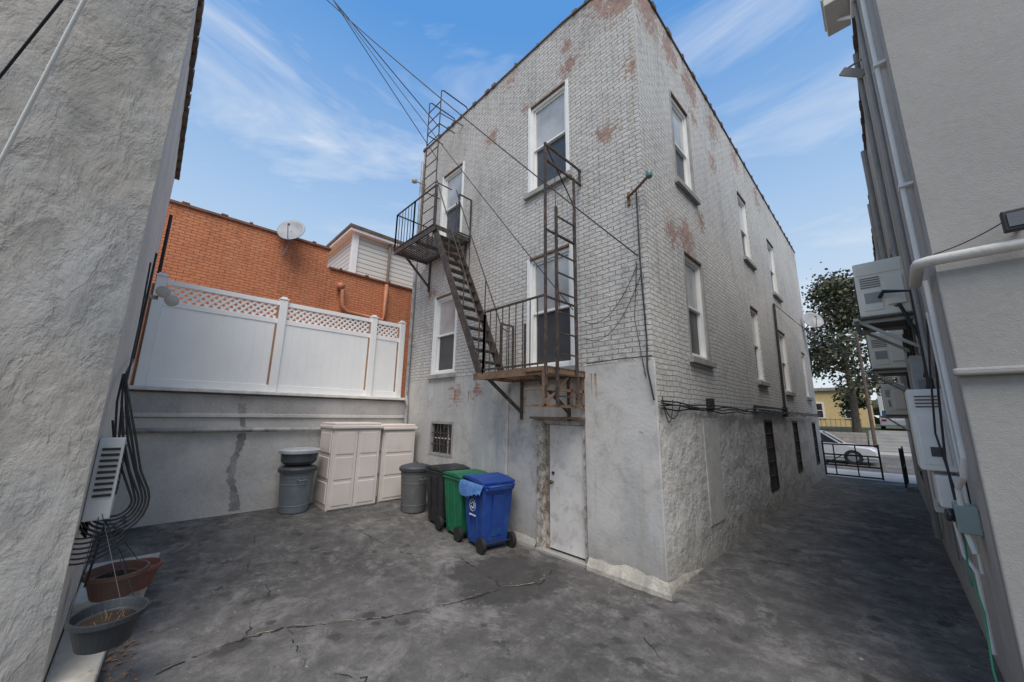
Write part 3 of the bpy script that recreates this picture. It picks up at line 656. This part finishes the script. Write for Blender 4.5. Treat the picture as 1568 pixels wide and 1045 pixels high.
def shell(name,c,r,h,mat,elong,hang):
    e=emp(name,c); prof=[(r*.05,0),(r*.7,0),(r*.94,h*.8),(r*1.03,h*.82),(r*1.03,h),(r*.95,h),(r*.86,h*.7),(r*.7,h*.62),(r*.05,h*.6)]
    b=B().lathe(c,prof,32); b.v=[(c[0]+(x-c[0])*elong,y,z) for x,y,z in b.v]; b.obj('pot',mat,e,bev=.003)
    b=B().lathe((c[0],c[1],c[2]+h*.64),[(r*.82,0),(r*.6,.02),(r*.05,.03)],20); b.v=[(c[0]+(x-c[0])*elong,y,z) for x,y,z in b.v]; b.obj('soil',M('soil',(.04,.03,.022),1.,bst=.8,bd=.02,spec=.1),e)
    if hang:
        b=B()
        for t in range(3):
            a=t*2.09+.4; b.tube([(c[0]+r*elong*math.cos(a),c[1]+r*math.sin(a),c[2]+h),hang],.0028,5)
        b.obj('hanger',black,e)
    b=B(); rr=random.Random(3)
    for i in range(14):
        a=rr.uniform(0,6.28); q=rr.uniform(0,r*.6); l=rr.uniform(.03,.08)
        p=(c[0]+q*math.cos(a),c[1]+q*math.sin(a),c[2]+h*.68); b.tube([p,(p[0]+rr.uniform(-.05,.05),p[1]+rr.uniform(-.05,.05),p[2]+l)],[.003,.001],4)
    b.obj('dry_stems',M('dry_stems',(.22,.13,.07),.9),e)
shell('hanging_planter',(-4.12,.02,.38),.2,.2,M('pot_charcoal',(.035,.04,.045),.45),1.1,(-4.6,-.15,1.2))
shell('clay_flower_pot',(-4.95,.02,.42),.2,.2,M('pot_brown',(.13,.07,.055),.6),1.1,(-4.8,-.15,1.15))
shell('clay_flower_pot',(-5.8,.16,.17),.2,.22,M('pot_rose',(.24,.1,.08),.6),1.,None)
b=B(); rr=random.Random(5)
for i in range(160):
    x=rr.uniform(-6.4,-3.9); y=rr.gauss(.28-(x+6.4)*.07,.07); s=rr.uniform(.01,.028); a=rr.uniform(0,3.1); z=gz(x,y)+rr.uniform(.006,.02)
    b.add([(x+s*math.cos(a+k*1.57)*(1 if k%2 else .5),y+s*math.sin(a+k*1.57)*(1 if k%2 else .5),z+rr.uniform(0,.01)) for k in range(4)],[(0,1,2,3)])
b.obj('fallen_leaves',M('leaf_litter',(.3,.15,.06),.8,var=.5,vs=20),recalc=False)
# ------------------------------------------------------------------ bins, cans, storage
def bin_(name,x,y,mat,logo=None,rz=0.,open_=0.):
    z=gz(x,y); e=emp(name,(x,y,z)); dk=M('bin_wheel',(.02,.02,.02),.6)
    def T(a,b_,c): 
        cs,sn=math.cos(rz),math.sin(rz); return (x+a*cs-b_*sn,y+a*sn+b_*cs,z+c)
    B(T).frus((-.02,0,.05),.24,.22,.31,.28,.87).obj('body',mat,e,bev=.025,seg=3)
    b=B(T); b.box(-.35,.31,-.3,.3,.905,.94); b.box(.22,.34,-.26,.26,.86,.904); b.obj('rim',mat,e,bev=.012)
    L=[(-.36,.94),(.3,.945),(.3,.985),(.1,1.01),(-.2,1.0),(-.36,.96)]
    ca,sa=math.cos(open_),math.sin(open_); L=[(.3+(a-.3)*ca+(c-.945)*sa,.945-(a-.3)*sa+(c-.945)*ca) for a,c in L]
    B(T).prism(L,lambda a,c,t:(a,t,c),-.3,.3).obj('lid',mat,e,bev=.015)
    b=B(T); b.tube([(.31,-.22,.9),(.39,-.22,.93),(.39,.22,.93),(.31,.22,.9)],.016,8); b.obj('handle',mat,e,smooth=True)
    b=B(T)
    for s in (-1,1): b.lathe((.25,s*.27,.11),[(.03,-.03),(.11,-.03),(.11,.03),(.03,.03)],18,'y')
    b.tube([(.25,-.27,.11),(.25,.27,.11)],.015,6); b.obj('wheels',dk,e)
    b=B(T)
    for s in (-1,1):
        for k in (-.12,.1): b.beam((k-.01,s*.232,.12),(k-.01,s*.285,.84),.03,.018,up=(1,0,0))
    b.beam((.232,.0,.2),(.298,0,.8),.2,.02,up=(1,0,0)); b.obj('ribs',mat,e,bev=.004,seg=1)
    if logo:
        b=B(T)
        b.tube([(-.01+.085*math.cos(math.radians(a)),-.283,.62+.085*math.sin(math.radians(a))) for a in range(0,361,20)],.004,5)
        for q in range(3):
            a=math.radians(90+q*120); c=math.radians(90+q*120+85); b.tube([(-.01+.05*math.cos(a),-.28,.62+.05*math.sin(a)),(-.01+.05*math.cos(c),-.28,.62+.05*math.sin(c))],.008,5)
        b.box(-.1,.08,-.285,-.276,.47,.49); b.obj('recycling_mark',logo,e)
    return e
bin_('black_wheeled_bin',-6.02,4.2,M('bin_black',(.022,.023,.025),.5,var=.3,dirt=(.055,.055,.055)),rz=-.08,open_=.03)
bin_('green_wheeled_bin',-5.38,4.16,M('bin_green',(.012,.15,.065),.5,var=.2,dirt=(.03,.17,.1)),rz=-.12,open_=.03)
BX,BY=-4.72,4.1
bin_('blue_wheeled_bin',BX,BY,M('bin_blue',(.012,.055,.26),.5,var=.2,dirt=(.03,.09,.26)),logo=M('mark_white',(.75,.8,.85),.5),rz=-.15,open_=.08)
b=B(); rr=random.Random(13); vs=[]; nb=22; ang=-.15
for r_ in range(5):
    for i in range(nb+1):
        t=i/nb; a=-.36+.68*t; off=-.305-.013*r_-.012*math.sin(i*1.9+r_)
        zz=[.955,.945,.89,.84-.02*math.sin(i*1.3),.79-.05*math.sin(t*5)-.04*rr.random()][r_]; off=off if r_ else -.27
        vs.append((BX+a*math.cos(ang)-off*math.sin(ang),BY+a*math.sin(ang)+off*math.cos(ang),zz))
fs=[(r_*(nb+1)+i,r_*(nb+1)+i+1,(r_+1)*(nb+1)+i+1,(r_+1)*(nb+1)+i) for r_ in range(4) for i in range(nb)]
b.add(vs,fs).obj('plastic_bag',M('bag_blue',(.09,.2,.46),.3,var=.3,bs=14,bst=.8,bd=.02),recalc=False,smooth=True)
def can(name,x,y,r,h,mb,ml):
    z=gz(x,y); e=emp(name,(x,y,z)); 
    pr=[(r*.78,0),(r*.8,.02)]
    for k in (1,4,5): t=k/6; rr=r*(.8+.16*t); pr+= [(rr,h*t-.012),(rr+.004,h*t-.008),(rr+.004,h*t+.008),(rr,h*t+.012)]
    pr+=[(r*.97,h*.94),(r*1.04,h*.95),(r*1.04,h),(r*.9,h)]
    B().lathe((x,y,z),pr,32).obj('body',mb,e)
    B().lathe((x,y,z+h),[(r*1.08,-.03),(r*1.1,.02),(r*1.0,.05),(r*.5,.09),(r*.15,.1),(r*.12,.13)],28).obj('lid',ml,e)
    b=B()
    for s in (-1,1): b.tube([(x+s*r*.95,y-.07,z+h*.8),(x+s*r*1.13,y-.05,z+h*.78),(x+s*r*1.13,y+.05,z+h*.78),(x+s*r*.95,y+.07,z+h*.8)],.012,6)
    b.obj('handles',mb,e)
cg=M('can_bluegrey',(.17,.19,.21),.5,var=.15,dirt=(.24,.24,.24),dirtamt=.4); cdk=M('can_lid_dark',(.06,.065,.07),.5)
can('trash_can',-8.02,2.2,.3,.74,cg,cdk)
e=emp('stacked_trash_can',(-8.02,2.2,.9)); z0=gz(-8.02,2.2)+.84
B().lathe((-8.02,2.2,z0),[(.25,0),(.3,.05),(.31,.2),(.33,.21),(.33,.25),(.28,.25)],28).obj('body',M('can_dark_teal',(.07,.08,.085),.5),e)
B().lathe((-8.02,2.2,z0+.24),[(.345,-.04),(.35,.01),(.3,.035),(.1,.04)],28).obj('lid',M('lid_pale',(.46,.47,.48),.4),e)
can('round_grey_trash_can',-6.93,4.05,.29,.8,M('can_grey',(.12,.12,.12),.55,var=.15,dirt=(.19,.18,.17),dirtamt=.4),cdk)
S=emp('plastic_storage_shed',(-8,3.5,.2)); be=M('shed_beige',(.74,.66,.6),.5,var=.06,vs=1.5,dirt=(.6,.53,.46),dirtamt=.35,bst=.0)
zs=.17
for (y0,y1,xf,hh) in ((2.62,3.62,-7.6,1.6),(3.66,4.46,-7.66,1.56)):
    B().box(XL+.08,xf-.05,y0+.02,y1-.02,zs,zs+hh-.1).obj('cabinet_body',be,S,bev=.015)
    B().box(XL+.05,xf+.02,y0-.01,y1+.01,zs+hh-.099,zs+hh-.03).box(XL+.08,xf-.02,y0+.03,y1-.03,zs+hh-.029,zs+hh+.02).obj('lid',be,S,bev=.02,seg=3)
    b=B(); nd=2 if y1-y0>.9 else 1
    for k in range(nd):
        a=y0+.03+(y1-y0-.06)*k/nd+.006; c=y0+.03+(y1-y0-.06)*(k+1)/nd-.006
        b.box(xf-.052,xf-.02,a,c,zs+.03,zs+hh-.13)
        for j in range(3):
            q0=zs+.09+j*(hh-.2)/3; q1=zs+.03+(j+1)*(hh-.2)/3; b.box(xf-.024,xf-.008,a+.06,c-.06,q0,q1)
    b.obj('doors',be,S,bev=.012,seg=2)
    b=B()
    for k in range(3): q=zs+.12+k*.46; b.box(XL+.16,xf-.12,y0+.006,y0+.03,q,q+.38)
    b.obj('side_panels',be,S,bev=.008)
# ------------------------------------------------------------------ right building
Q=emp('grey_stucco_building',(3,11,0)); rg=stucco('right_stucco',(.375,.355,.335),1.5,.008,.7,var=.1); rg2=stucco('right_stucco_lower',(.35,.335,.315),1.5,.01,.7,var=.12); rg3=stucco('right_stucco_alley',(.48,.45,.42),1.5,.01,.7,var=.16)
YR=17.4; HR=7.45
RO=[(7.2,7.9,.75,1.75),(9.3,10.1,.7,1.9),(12.5,13.3,.7,1.9),(7.3,8.1,4.4,5.9),(11,11.9,4.3,5.8)]
wall(TR,4.0,YR,-.1,lambda a:HR-.035*(a-4),RO).obj('alley_wall',rg3,Q,recalc=False)
b=B(); b.add([TR(4,0,-.1),(9,4,-.1),(9,4,HR),TR(4,0,HR)],[(0,1,2,3)]); b.add([TR(4,0,HR),(9,4,HR),(9,YR,HR-.47),TR(YR,0,HR-.47)],[(0,1,2,3)]); b.add([TR(YR,0,-.1),(9,YR,-.1),(9,YR,HR-.47),TR(YR,0,HR-.47)],[(0,1,2,3)]); b.obj('front_wall',rg,Q,recalc=False)
B().box(.315,9,3.9,3.998,-.1,3.05).obj('lower_front',rg2,Q,bev=.01)
B().box(.29,9,3.84,3.899,2.3,2.35).obj('band',rg2,Q,bev=.015)
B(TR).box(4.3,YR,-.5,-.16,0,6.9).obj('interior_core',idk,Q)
gut=M('gutter_cream',(.66,.63,.57),.5,var=.06,dirt=(.45,.4,.33),dirtamt=.35)
b=B(); b.tube([(.24,4.5,3.13),(.24,3.95,3.12),(.245,3.88,3.12),(.29,3.85,3.12),(9,3.83,3.12)],.038,12); b.obj('gutter',gut,Q,smooth=True)
for o in RO[:3]: barred(TR,o,Q)
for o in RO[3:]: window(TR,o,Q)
b=B(TR); t=4.0
b.beam((4.0,.0,HR+.02),(YR,.0,HR-.45),.08,.04)
while t<YR: z=HR-.035*(t-4); k=random.uniform(.08,.22); b.box(t,t+k,-.02,.05,z-.04,z+.04); t+=random.uniform(.3,.9)
b.obj('coping',coping,Q)
B(TR).box(5.5,6.05,.0,.32,HR-.12,HR-.02).box(5.5,6.05,.06,.3,HR-.22,HR-.121).obj('eave_gutter',gut,Q,bev=.01)
b=B(TR); b.tube([(5.9,.2,HR-.15),(5.6,.06,HR-.5),(4.3,.055,6.6),(4.25,.055,6.4),(4.25,.055,3.2)],.02,10); b.tube([(4.12,.05,3.05),(4.12,.05,1.75),(4.2,.06,1.62),(4.5,.08,1.5),(4.55,.08,1.2),(4.5,.06,1.05)],.018,10); b.tube([(4.6,.04,2.9),(4.6,.04,.9)],.01,8); b.tube([(5.1,.1,1.3),(5.1,.08,.9),(4.8,.05,.85),(4.8,.05,.3)],.014,8)
for z in (3.9,5.1,6.1): b.box(4.2,4.3,.0,.08,z,z+.025)
b.obj('white_conduits',white,Q)
b=B(TR); b.tube([(5.3,.04,7.2),(5.3,.04,2.4)],.02,8); b.tube([(6.6,.05,7.2),(6.6,.05,1.0)],.03,8); b.tube([(9.2,.06,7.1),(9.2,.06,.2)],.045,8); b.tube([(11.5,.05,7.0),(11.5,.05,1)],.04,8); b.obj('grey_pipes',M('pipe_grey',(.3,.29,.28),.5),Q)
b=B(TR); b.tube([(4.9,.06,1.2),(4.6,.09,1.15),(4.35,.12,1.0),(4.2,.1,.75),(4.1,.12,.45),(4.02,.1,.2),(3.9,.14,.02)],.006,6); b.obj('green_hose',M('hose_green',(.02,.22,.11),.4),Q)
b=B(TR)
for k in range(7):
    y=5.6+.35*k; b.tube(wire((y,.1,3.2-.02*k),(y+.7,.1,2.5),.18+.05*(k%3)),.012,6)
for k in range(6):
    z=2.55-.13*k; b.tube(wire((5.4,.05,z),(8.5+.3*k,.06,z-.1),.12),.013,6)
b.tube([(5.6,.3,3.3),(5.45,.25,3.35),(5.4,.05,3.3),(5.4,.05,2.3)],.02,8); b.tube([(5.62,.2,3.2),(5.5,.15,3.2),(5.48,.05,2.8),(5.5,.06,2.3)],.016,8)
b.tube([(4.75,.03,2.6),(4.8,.06,2.2),(4.72,.1,1.7),(4.6,.1,1.4)],.008,6); b.tube([(4.85,.03,2.9),(4.8,.08,2.4),(4.82,.12,1.9),(4.66,.08,1.38)],.007,6)
b.obj('refrigerant_lines',black,Q)
acw=M('ac_cream',(.8,.765,.68),.45,var=.05,dirt=(.6,.55,.47),dirtamt=.25)
def ac(a,z,w=.8,h=.62,d0=.06,d1=.46):
    e=emp('ac_condenser',TR(a+w/2,.3,z)); 
    B(TR).box(a,a+w,d0,d1,z,z+h).obj('casing',acw,e,bev=.018,seg=3)
    b=B(TR)
    for rr in (.24,.2,.16,.12,.08,.04):
        b.tube([(a+w*.42+rr*math.cos(math.radians(t)),d1+.008,z+h/2+rr*math.sin(math.radians(t))) for t in range(0,361,20)],.005,4)
    for t in range(0,180,30): b.beam((a+w*.42-.24*math.cos(math.radians(t)),d1+.008,z+h/2-.24*math.sin(math.radians(t))),(a+w*.42+.24*math.cos(math.radians(t)),d1+.008,z+h/2+.24*math.sin(math.radians(t))),.006,.006)
    b.box(a+.02,a+w-.02,d0-.01,d1+.006,z-.02,z-.002); b.obj('fan_grille',M('ac_dark',(.08,.08,.08),.5),e)
    b=B(TR); b.box(a-.03,a+.0,d0+.03,d0+.17,z+.1,z+.42); b.box(a-.008,a+.001,d0+.2,d1-.04,z+.06,z+.3); b.box(a-.008,a+.001,d0+.02,d1-.02,z+.47,z+h-.04); b.obj('service_cover',acw,e,bev=.006)
    b=B(TR)
    for i in range(5): b.box(a-.006,a+.001,d0+.2,d1-.04,z+.32+i*.026,z+.332+i*.026)
    b.obj('side_vents',M('ac_vent',(.2,.2,.19),.5),e)
    b=B(TR); b.box(a-.0105,a-.009,d0+.21,d1-.06,z+.14,z+.26); b.obj('rating_plate',M('plate_grey',(.3,.31,.31),.5),e)
    b=B(TR)
    for q in (a+.08,a+w-.12): b.box(q,q+.04,0,d1+.08,z-.06,z-.022); b.beam((q+.02,.01,z-.4),(q+.02,d1,z-.05),.03,.03); b.box(q,q+.04,0,.03,z-.45,z-.061)
    b.box(a-.1,a+w+.05,d1+.02,d1+.06,z-.055,z-.025)
    b.obj('wall_bracket',M('bracket_galv',(.36,.35,.33),.5,.5),e)
ac(5.55,3.12); ac(7.7,2.75,.8,.55)
ac(9.6,2.1,.8,.55,.1,.4)
WH=emp('wall_water_heater',TR(5.1,.1,1.8)); hw=M('heater_white',(.88,.86,.81),.4,var=.06,dirt=(.72,.68,.62),dirtamt=.3)
B(TR).box(4.95,5.4,.02,.24,1.58,2.28).obj('casing',hw,WH,bev=.012,seg=2)
b=B(TR)
for i in range(4): b.box(4.942,4.952,.06,.2,2.12+.03*i,2.13+.03*i)
b.box(4.936,4.94,.08,.16,1.7,1.78); b.obj('vents',M('ac_dark',(.08,.08,.08),.5),WH)
b=B(TR); b.box(4.941,4.951,.05,.21,1.63,2.05); b.obj('front_cover',hw,WH,bev=.004)
B(TR).box(4.85,5.2,.01,.17,1.3,1.55).obj('lower_box',hw,WH,bev=.01)
MB=emp('electric_meter_box',TR(4.55,.1,1.3))
B(TR).box(4.5,4.68,.0,.12,1.18,1.38).obj('box',M('box_grey_green',(.3,.37,.35),.5),MB,bev=.01)
B(TR).lathe((4.59,.13,1.29),[(.05,-.01),(.05,.03),(.03,.04)],14,'y').obj('meter_glass',gl_dk,MB,smooth=True)
for (y0,y1,dd,q0,q1,c) in ((5.9,6.2,.14,2.1,2.7,(.36,.37,.38)),(6.5,6.75,.14,1.0,1.9,(.66,.65,.63)),(7.0,7.3,.12,2.4,2.9,(.36,.37,.38)),(5.6,5.85,.16,1.25,1.75,(.4,.4,.4)),(8.1,8.4,.16,1.5,2.1,(.45,.45,.44))):
    e=emp('utility_meter_box',TR((y0+y1)/2,.1,(q0+q1)/2)); B(TR).box(y0,y1,.0,dd,q0,q1).obj('box',M('meter_box_%.2f'%c[0],c,.5),e,bev=.01)
    B(TR).box(y0-.006,y0+.001,.03,dd-.03,q0+.06,q0+(q1-q0)*.55).obj('door',M('meter_box_door',(.28,.28,.28),.5),e); B(TR).tube([((y0+y1)/2,.04,q0),((y0+y1)/2,.04,.5)],.016,6).obj('conduit',M('pipe_grey',(.3,.29,.28)),e)
FL=emp('led_flood_light',(.7,3.85,3.27)); B().box(.63,.82,3.78,3.83,3.2,3.34).tube([(.72,3.83,3.27),(.72,4.0,3.27)],.015,6).obj('housing',black,FL,bev=.008)
B().box(.65,.8,3.773,3.779,3.225,3.315).obj('lens',M('lens_grey',(.12,.125,.13),.3),FL)
B().tube(wire((.33,3.97,3.2),(.66,3.85,3.3),.02),.004,5).obj('flood_cable',black,FL)
b=B(TR); b.beam((6.5,.0,6.75),(6.5,.22,6.95),.04,.1); b.beam((6.5,.0,7.0),(6.5,.2,6.95),.02,.02); b.obj('wall_bracket_arm',M('pipe_grey',(.2,.2,.2)),Q)
# ------------------------------------------------------------------ overhead wires
Wr=emp('overhead_cables',(-6,2,12)); b=B()
def ext(p,q,k): p=Vector(p);q=Vector(q); return p+(p-q)*k
for (p,q,r,sg) in (((-7.3,1.7,10.8),(-2.2,4.5,4.15),.01,.3),((-7.62,1.62,11.1),(-6.95,4.1,8.9),.011,.05),((-7.5,1.6,10.95),(-7.2,4.3,8.2),.009,.05),((-7.3,1.65,10.9),(-3.3,4.5,3.6),.008,.3)):
    P=ext(p,q,.9); b.tube(wire(P,q,sg,20),r,6)
b.obj('wires',black,Wr)
Wn=emp('near_cables',(-2.2,-.5,3.4))
b=B(); p=Vector((-2.1,-.48,3.6)); q=Vector((-2.37,-.63,3.31)); b.tube([p+(p-q)*3,p,q,q+(q-p)*4],.0048,8); b.obj('black_cable',black,Wn,smooth=True)
b=B(); p=Vector((-2.02,-.41,3.62)); q=Vector((-2.35,-.55,3.08)); b.tube([p+(p-q)*2,p,q,q+(q-p)*3],.007,8); b.obj('white_cable',M('cable_white',(.85,.83,.79),.5,var=.05),Wn,smooth=True)
# ------------------------------------------------------------------ gate and street
Gt=emp('iron_driveway_gate',(-1.4,17.6,.6)); b=B()
gx0,gx1=-2.05,-.62
b.beam((gx0,17.6,.08),(gx0,17.6,1.25),.05,.05); b.beam((gx1,17.6,.08),(gx1,17.6,1.2),.05,.05)
for z in (.12,.45,.8,1.15): b.beam((gx0,17.6,z),(gx1,17.6,z),.04,.05)
for i in range(1,5): x=gx0+(gx1-gx0)*i/5; b.beam((x,17.6,.12 if i%2 else .45),(x,17.6,1.15 if i%2 else .8),.035,.035)
b.beam((gx0,17.6,.45),(gx0+.5,17.6,.8),.03,.03)
b.obj('leaf',black,Gt)
Gt=emp('iron_driveway_gate',(.0,16.8,.6)); b=B()
b.beam((-.12,16.0,.1),(-.12,16.0,1.2),.04,.04); b.beam((-.06,17.4,.1),(-.06,17.4,1.2),.04,.04)
for z in (.12,.65,1.15): b.beam((-.12,16.0,z),(-.06,17.4,z),.03,.04)
for i in range(1,9): b.beam((-.12+.06*i/9,16+1.4*i/9,.12),(-.12+.06*i/9,16+1.4*i/9,1.15),.02,.02)
b.obj('leaf',black,Gt)
def car(name,c,along,mat,L=4.5,W=1.8):
    e=emp(name,c); cx,cy,cz=c
    if along=='x': T=lambda a,b_,z:(cx+a,cy+b_,cz+z)
    else: T=lambda a,b_,z:(cx+b_,cy+a,cz+z)
    f=lambda a,z,t:(a,t,z); h=L/2
    low=[(-h,.35),(-h+.05,.25),(h-.05,.25),(h,.4),(h-.02,.65),(h-.25,.78),(.95,.92),(-1.5,.98),(-h+.1,.92),(-h,.7)]
    B(T).prism(low,f,-W/2,W/2).obj('body',mat,e,bev=.08,seg=3)
    cab=[(-1.75,.95),(1.05,.9),(.35,1.4),(-.2,1.46),(-1.0,1.44)]
    B(T).prism(cab,f,-W/2+.14,W/2-.14).obj('glasshouse',gl_dk,e,bev=.05)
    b=B(T); b.prism([(.3,1.405),(-.2,1.465),(-1.0,1.445),(-1.02,1.49),(-.2,1.51),(.33,1.44)],f,-W/2+.16,W/2-.16)
    for s in (-1,1):
        for (p,q) in (((1.03,.9),(.34,1.42)),((-1.75,.95),(-1.0,1.46)),((-.25,.92),(-.3,1.48))): b.beam((p[0],s*(W/2-.13),p[1]),(q[0],s*(W/2-.15),q[1]),.05,.06)
    b.obj('roof_and_pillars',mat,e,bev=.01)
    b=B(T); r=B(T)
    for a in (-h+.85,h-.85):
        for s in (-1,1):
            b.lathe((a,s*(W/2-.1),.33),[(.2,-.11),(.33,-.11),(.33,.11),(.2,.11)],24,'y'); r.lathe((a,s*(W/2-.09),.33),[(.03,-.105),(.2,-.1),(.2,.1),(.03,.105)],12,'y')
    b.obj('tyres',black,e); r.obj('rims',M('alloy',(.45,.45,.46),.3,.8),e)
    b=B(T)
    for s in (-1,1): b.box(h-.12,h+.01,s*(W/2-.3)-.15,s*(W/2-.3)+.15,.58,.7)
    b.obj('headlights',M('headlight',(.7,.72,.75),.15),e)
    b=B(T)
    for s in (-1,1): b.box(-h-.01,-h+.12,s*(W/2-.25)-.15,s*(W/2-.25)+.15,.62,.8)
    b.obj('tail_lights',M('taillight',(.4,.02,.02),.3),e)
silver=M('car_silver',(.6,.61,.62),.25,.1,var=.03,bst=0); 
car('parked_car',(-3.1,24.5,-.02),'x',silver)
car('parked_car',(-.2,44,1.3),'y',M('car_white',(.6,.62,.64),.25,.1,var=.03,bst=0))
car('parked_car',(3.4,29,-.02),'x',M('car_dark',(.05,.06,.09),.25,.3,var=.03,bst=0))
sw=emp('stone_garden_wall',(-10,33,0)); st=brickwall('garden_stone',(.4,.35,.3),-5,[],bw=.45,bh=.22,patch=None)
B().box(-40,-1.6,32.95,33.2,-.03,1.2).box(.9,40,32.95,33.2,-.03,1.2).obj('wall',st,sw)
sp_=emp('entrance_steps',(-.3,33.5,0)); b=B()
for i in range(7): b.box(-1.55,.85,33.0+i*.35,35.6,-.03 if i==0 else i*.19-.002,(i+1)*.19)
b.obj('steps',conc,sp_)
ir=emp('iron_railing_fence',(-8,33,1.4)); b=B()
for z in (1.35,2.0): b.beam((-30,33.07,z),(-1.7,33.07,z),.03,.03)
x=-30
while x<-1.7: b.beam((x,33.07,1.2),(x,33.07,2.1),.02,.02); x+=.25
b.obj('railing',iron,ir)
def house(name,x0,x1,y0,y1,zb,zt,col,roofc,floors=2,gable=True):
    e=emp(name,((x0+x1)/2,(y0+y1)/2,zb)); B().box(x0,x1,y0,y1,zb-1,zt).obj('walls',M(name+'_paint',col,.8,var=.08),e)
    if gable:
        zr=zt+(x1-x0)*.32; xm=(x0+x1)/2
        B().add([(x0-.3,y0-.4,zt),(x1+.3,y0-.4,zt),(xm,y0-.4,zr),(x0-.3,y1+.4,zt),(x1+.3,y1+.4,zt),(xm,y1+.4,zr)],[(0,2,5,3),(1,4,5,2),(0,3,4,1)]).obj('roof',M(name+'_roof',roofc,.9),e)
        B().add([(x0,y0-.01,zt),(x1,y0-.01,zt),(xm,y0-.01,zr-.1)],[(0,1,2)]).obj('gable',M(name+'_paint',col),e)
    else: B().box(x0-.2,x1+.2,y0-.25,y1+.2,zt,zt+.3).obj('cornice',M(name+'_roof',roofc,.8),e)
    fh=(zt-zb)/floors; n=max(2,int((x1-x0)/1.9)); fr=B(); g=B()
    for f in range(floors):
        for i in range(n):
            c=x0+(x1-x0)*(i+.5)/n; z=zb+f*fh+.9
            fr.box(c-.5,c+.5,y0-.07,y0-.005,z-.1,z+1.55); g.box(c-.34,c+.34,y0-.09,y0-.075,z+.03,z+.68); g.box(c-.34,c+.34,y0-.09,y0-.075,z+.77,z+1.4)
    fr.obj('window_frames',white,e); g.obj('panes',gl_dk,e)
house('yellow_house',-9.5,-2.0,50,60,1.3,4.9,(.7,.52,.25),(.3,.28,.24),1,False)
house('white_gable_house',-1.5,3.4,62,72,1.6,6.4,(.6,.6,.6),(.1,.1,.11))
house('grey_house',-22,-11.5,50,60,1.3,8,(.4,.4,.42),(.1,.09,.09))
house('tan_house',6,14,48,58,1.3,8,(.45,.36,.28),(.12,.09,.08))
def tree(name,c,h,R,seed,leafcol,nl=2600,ls=.2,trunk=.28,lowf=.28,taper=.7,hi=.88):
    rr=random.Random(seed); e=emp(name,c); b=B(); cx,cy,cz=c; tips=[]
    b.tube([(cx,cy,cz-.3),(cx+.1,cy,cz+h*.25),(cx-.05,cy+.1,cz+h*.55),(cx+.05,cy,cz+h*.9)],[trunk,trunk*.75,trunk*.45,.05],9)
    for i in range(34):
        t=rr.uniform(lowf,hi); a=rr.uniform(0,6.28); l=R*rr.uniform(.55,1.)*((1.15-.7*abs(t-.5)) if taper<1 else (1.35-1.15*t)); p=Vector((cx,cy,cz+h*t)); q=p+Vector((math.cos(a)*l,math.sin(a)*l,rr.uniform(.0,.4)*l)); m=p.lerp(q,.5)+Vector((0,0,.1*l))
        b.tube([p,m,q],[.09,.05,.02],5); tips+= [q,m,p.lerp(q,.75)]
        for k in range(3):
            s=m.lerp(q,rr.random()); g=s+Vector((rr.uniform(-1,1),rr.uniform(-1,1),rr.uniform(-.4,.8)))*R*.25; b.tube([s,g],[.03,.01],4); tips.append(g)
    tips.append(Vector((cx,cy,cz+h)))
    b.obj('trunk_and_limbs',M('bark',(.09,.07,.055),.95,bst=.6,bd=.02),e)
    ms_=[M('leaf_'+name+str(k),tuple(x*f for x in leafcol),.7,var=.35,vs=1.5,bst=0) for k,f in enumerate((.5,1.,1.7))]
    bs=[B(),B(),B()]
    for i in range(nl):
        k=rr.randrange(len(tips)); t=tips[k]; s=R*.14
        p=t+Vector((rr.gauss(0,s),rr.gauss(0,s),rr.gauss(0,s*.8))); 
        d=Vector((rr.gauss(0,1),rr.gauss(0,1),rr.gauss(0,1))).normalized(); u=d.orthogonal().normalized(); v=d.cross(u); l=ls*rr.uniform(.5,1.2)
        bs[(k*7+ (i%5==0))%3].add([p-u*l*.5,p+v*l*.35,p+u*l*.5,p-v*l*.35],[(0,1,2,3)])
    for k in range(3): bs[k].obj('foliage_%d'%k,ms_[k],e,recalc=False)
tree('evergreen_tree',(-2.3,37.5,.8),12.2,3.8,3,(.075,.078,.04),9000,.3,lowf=.2,taper=2,hi=.97)
tree('cypress_tree',(-2.9,46,1.2),4.,1.2,5,(.035,.06,.02),1200,.28,.15)
tree('street_tree',(-9.5,38,.8),11,4.2,9,(.1,.085,.035),5000,.36)
tree('street_tree',(5.5,40,1.2),9,3.4,11,(.08,.09,.03),3500,.36)
bt=B(); rr=random.Random(2)
for i in range(3500):
    x=rr.uniform(-90,90); p=Vector((x,95+rr.uniform(-3,3),1+abs(rr.gauss(0,1))*3+1.5*math.sin(x*.3))); d=Vector((rr.gauss(0,1),rr.gauss(0,1),rr.gauss(0,1))).normalized(); u=d.orthogonal().normalized(); v=d.cross(u); l=rr.uniform(.8,1.8)
    bt.add([p-u*l,p+v*l*.7,p+u*l,p-v*l*.7],[(0,1,2,3)])
bt.obj('distant_trees',M('distant_leaf',(.06,.065,.035),.9,var=.5,vs=.4,bst=0),recalc=False)
up_=emp('utility_pole',(-1.2,31.5,0)); b=B(); b.tube([(-1.2,31.5,0),(-1.2,31.5,7.5)],[.1,.07],10); b.beam((-1.9,31.5,7.0),(-.5,31.5,7.0),.07,.08); b.obj('pole',M('pole_wood',(.12,.09,.07),.9),up_)
b=B()
for x,z in ((-1.8,7.1),(-.6,7.1),(-1.2,6.2)): b.tube(wire((x-40,31,z+.3),(x,31.5,z),.6),.015,4); b.tube(wire((x,31.5,z),(x+40,31,z+.3),.6),.015,4)
b.tube(wire((-1.2,31.5,6.2),(XC+.05,12.3,5.2),.5),.012,4); b.tube(wire((-1.2,31.5,6.3),(XC+.05,17.2,5.4),.5),.012,4)
b.obj('lines',black,up_)
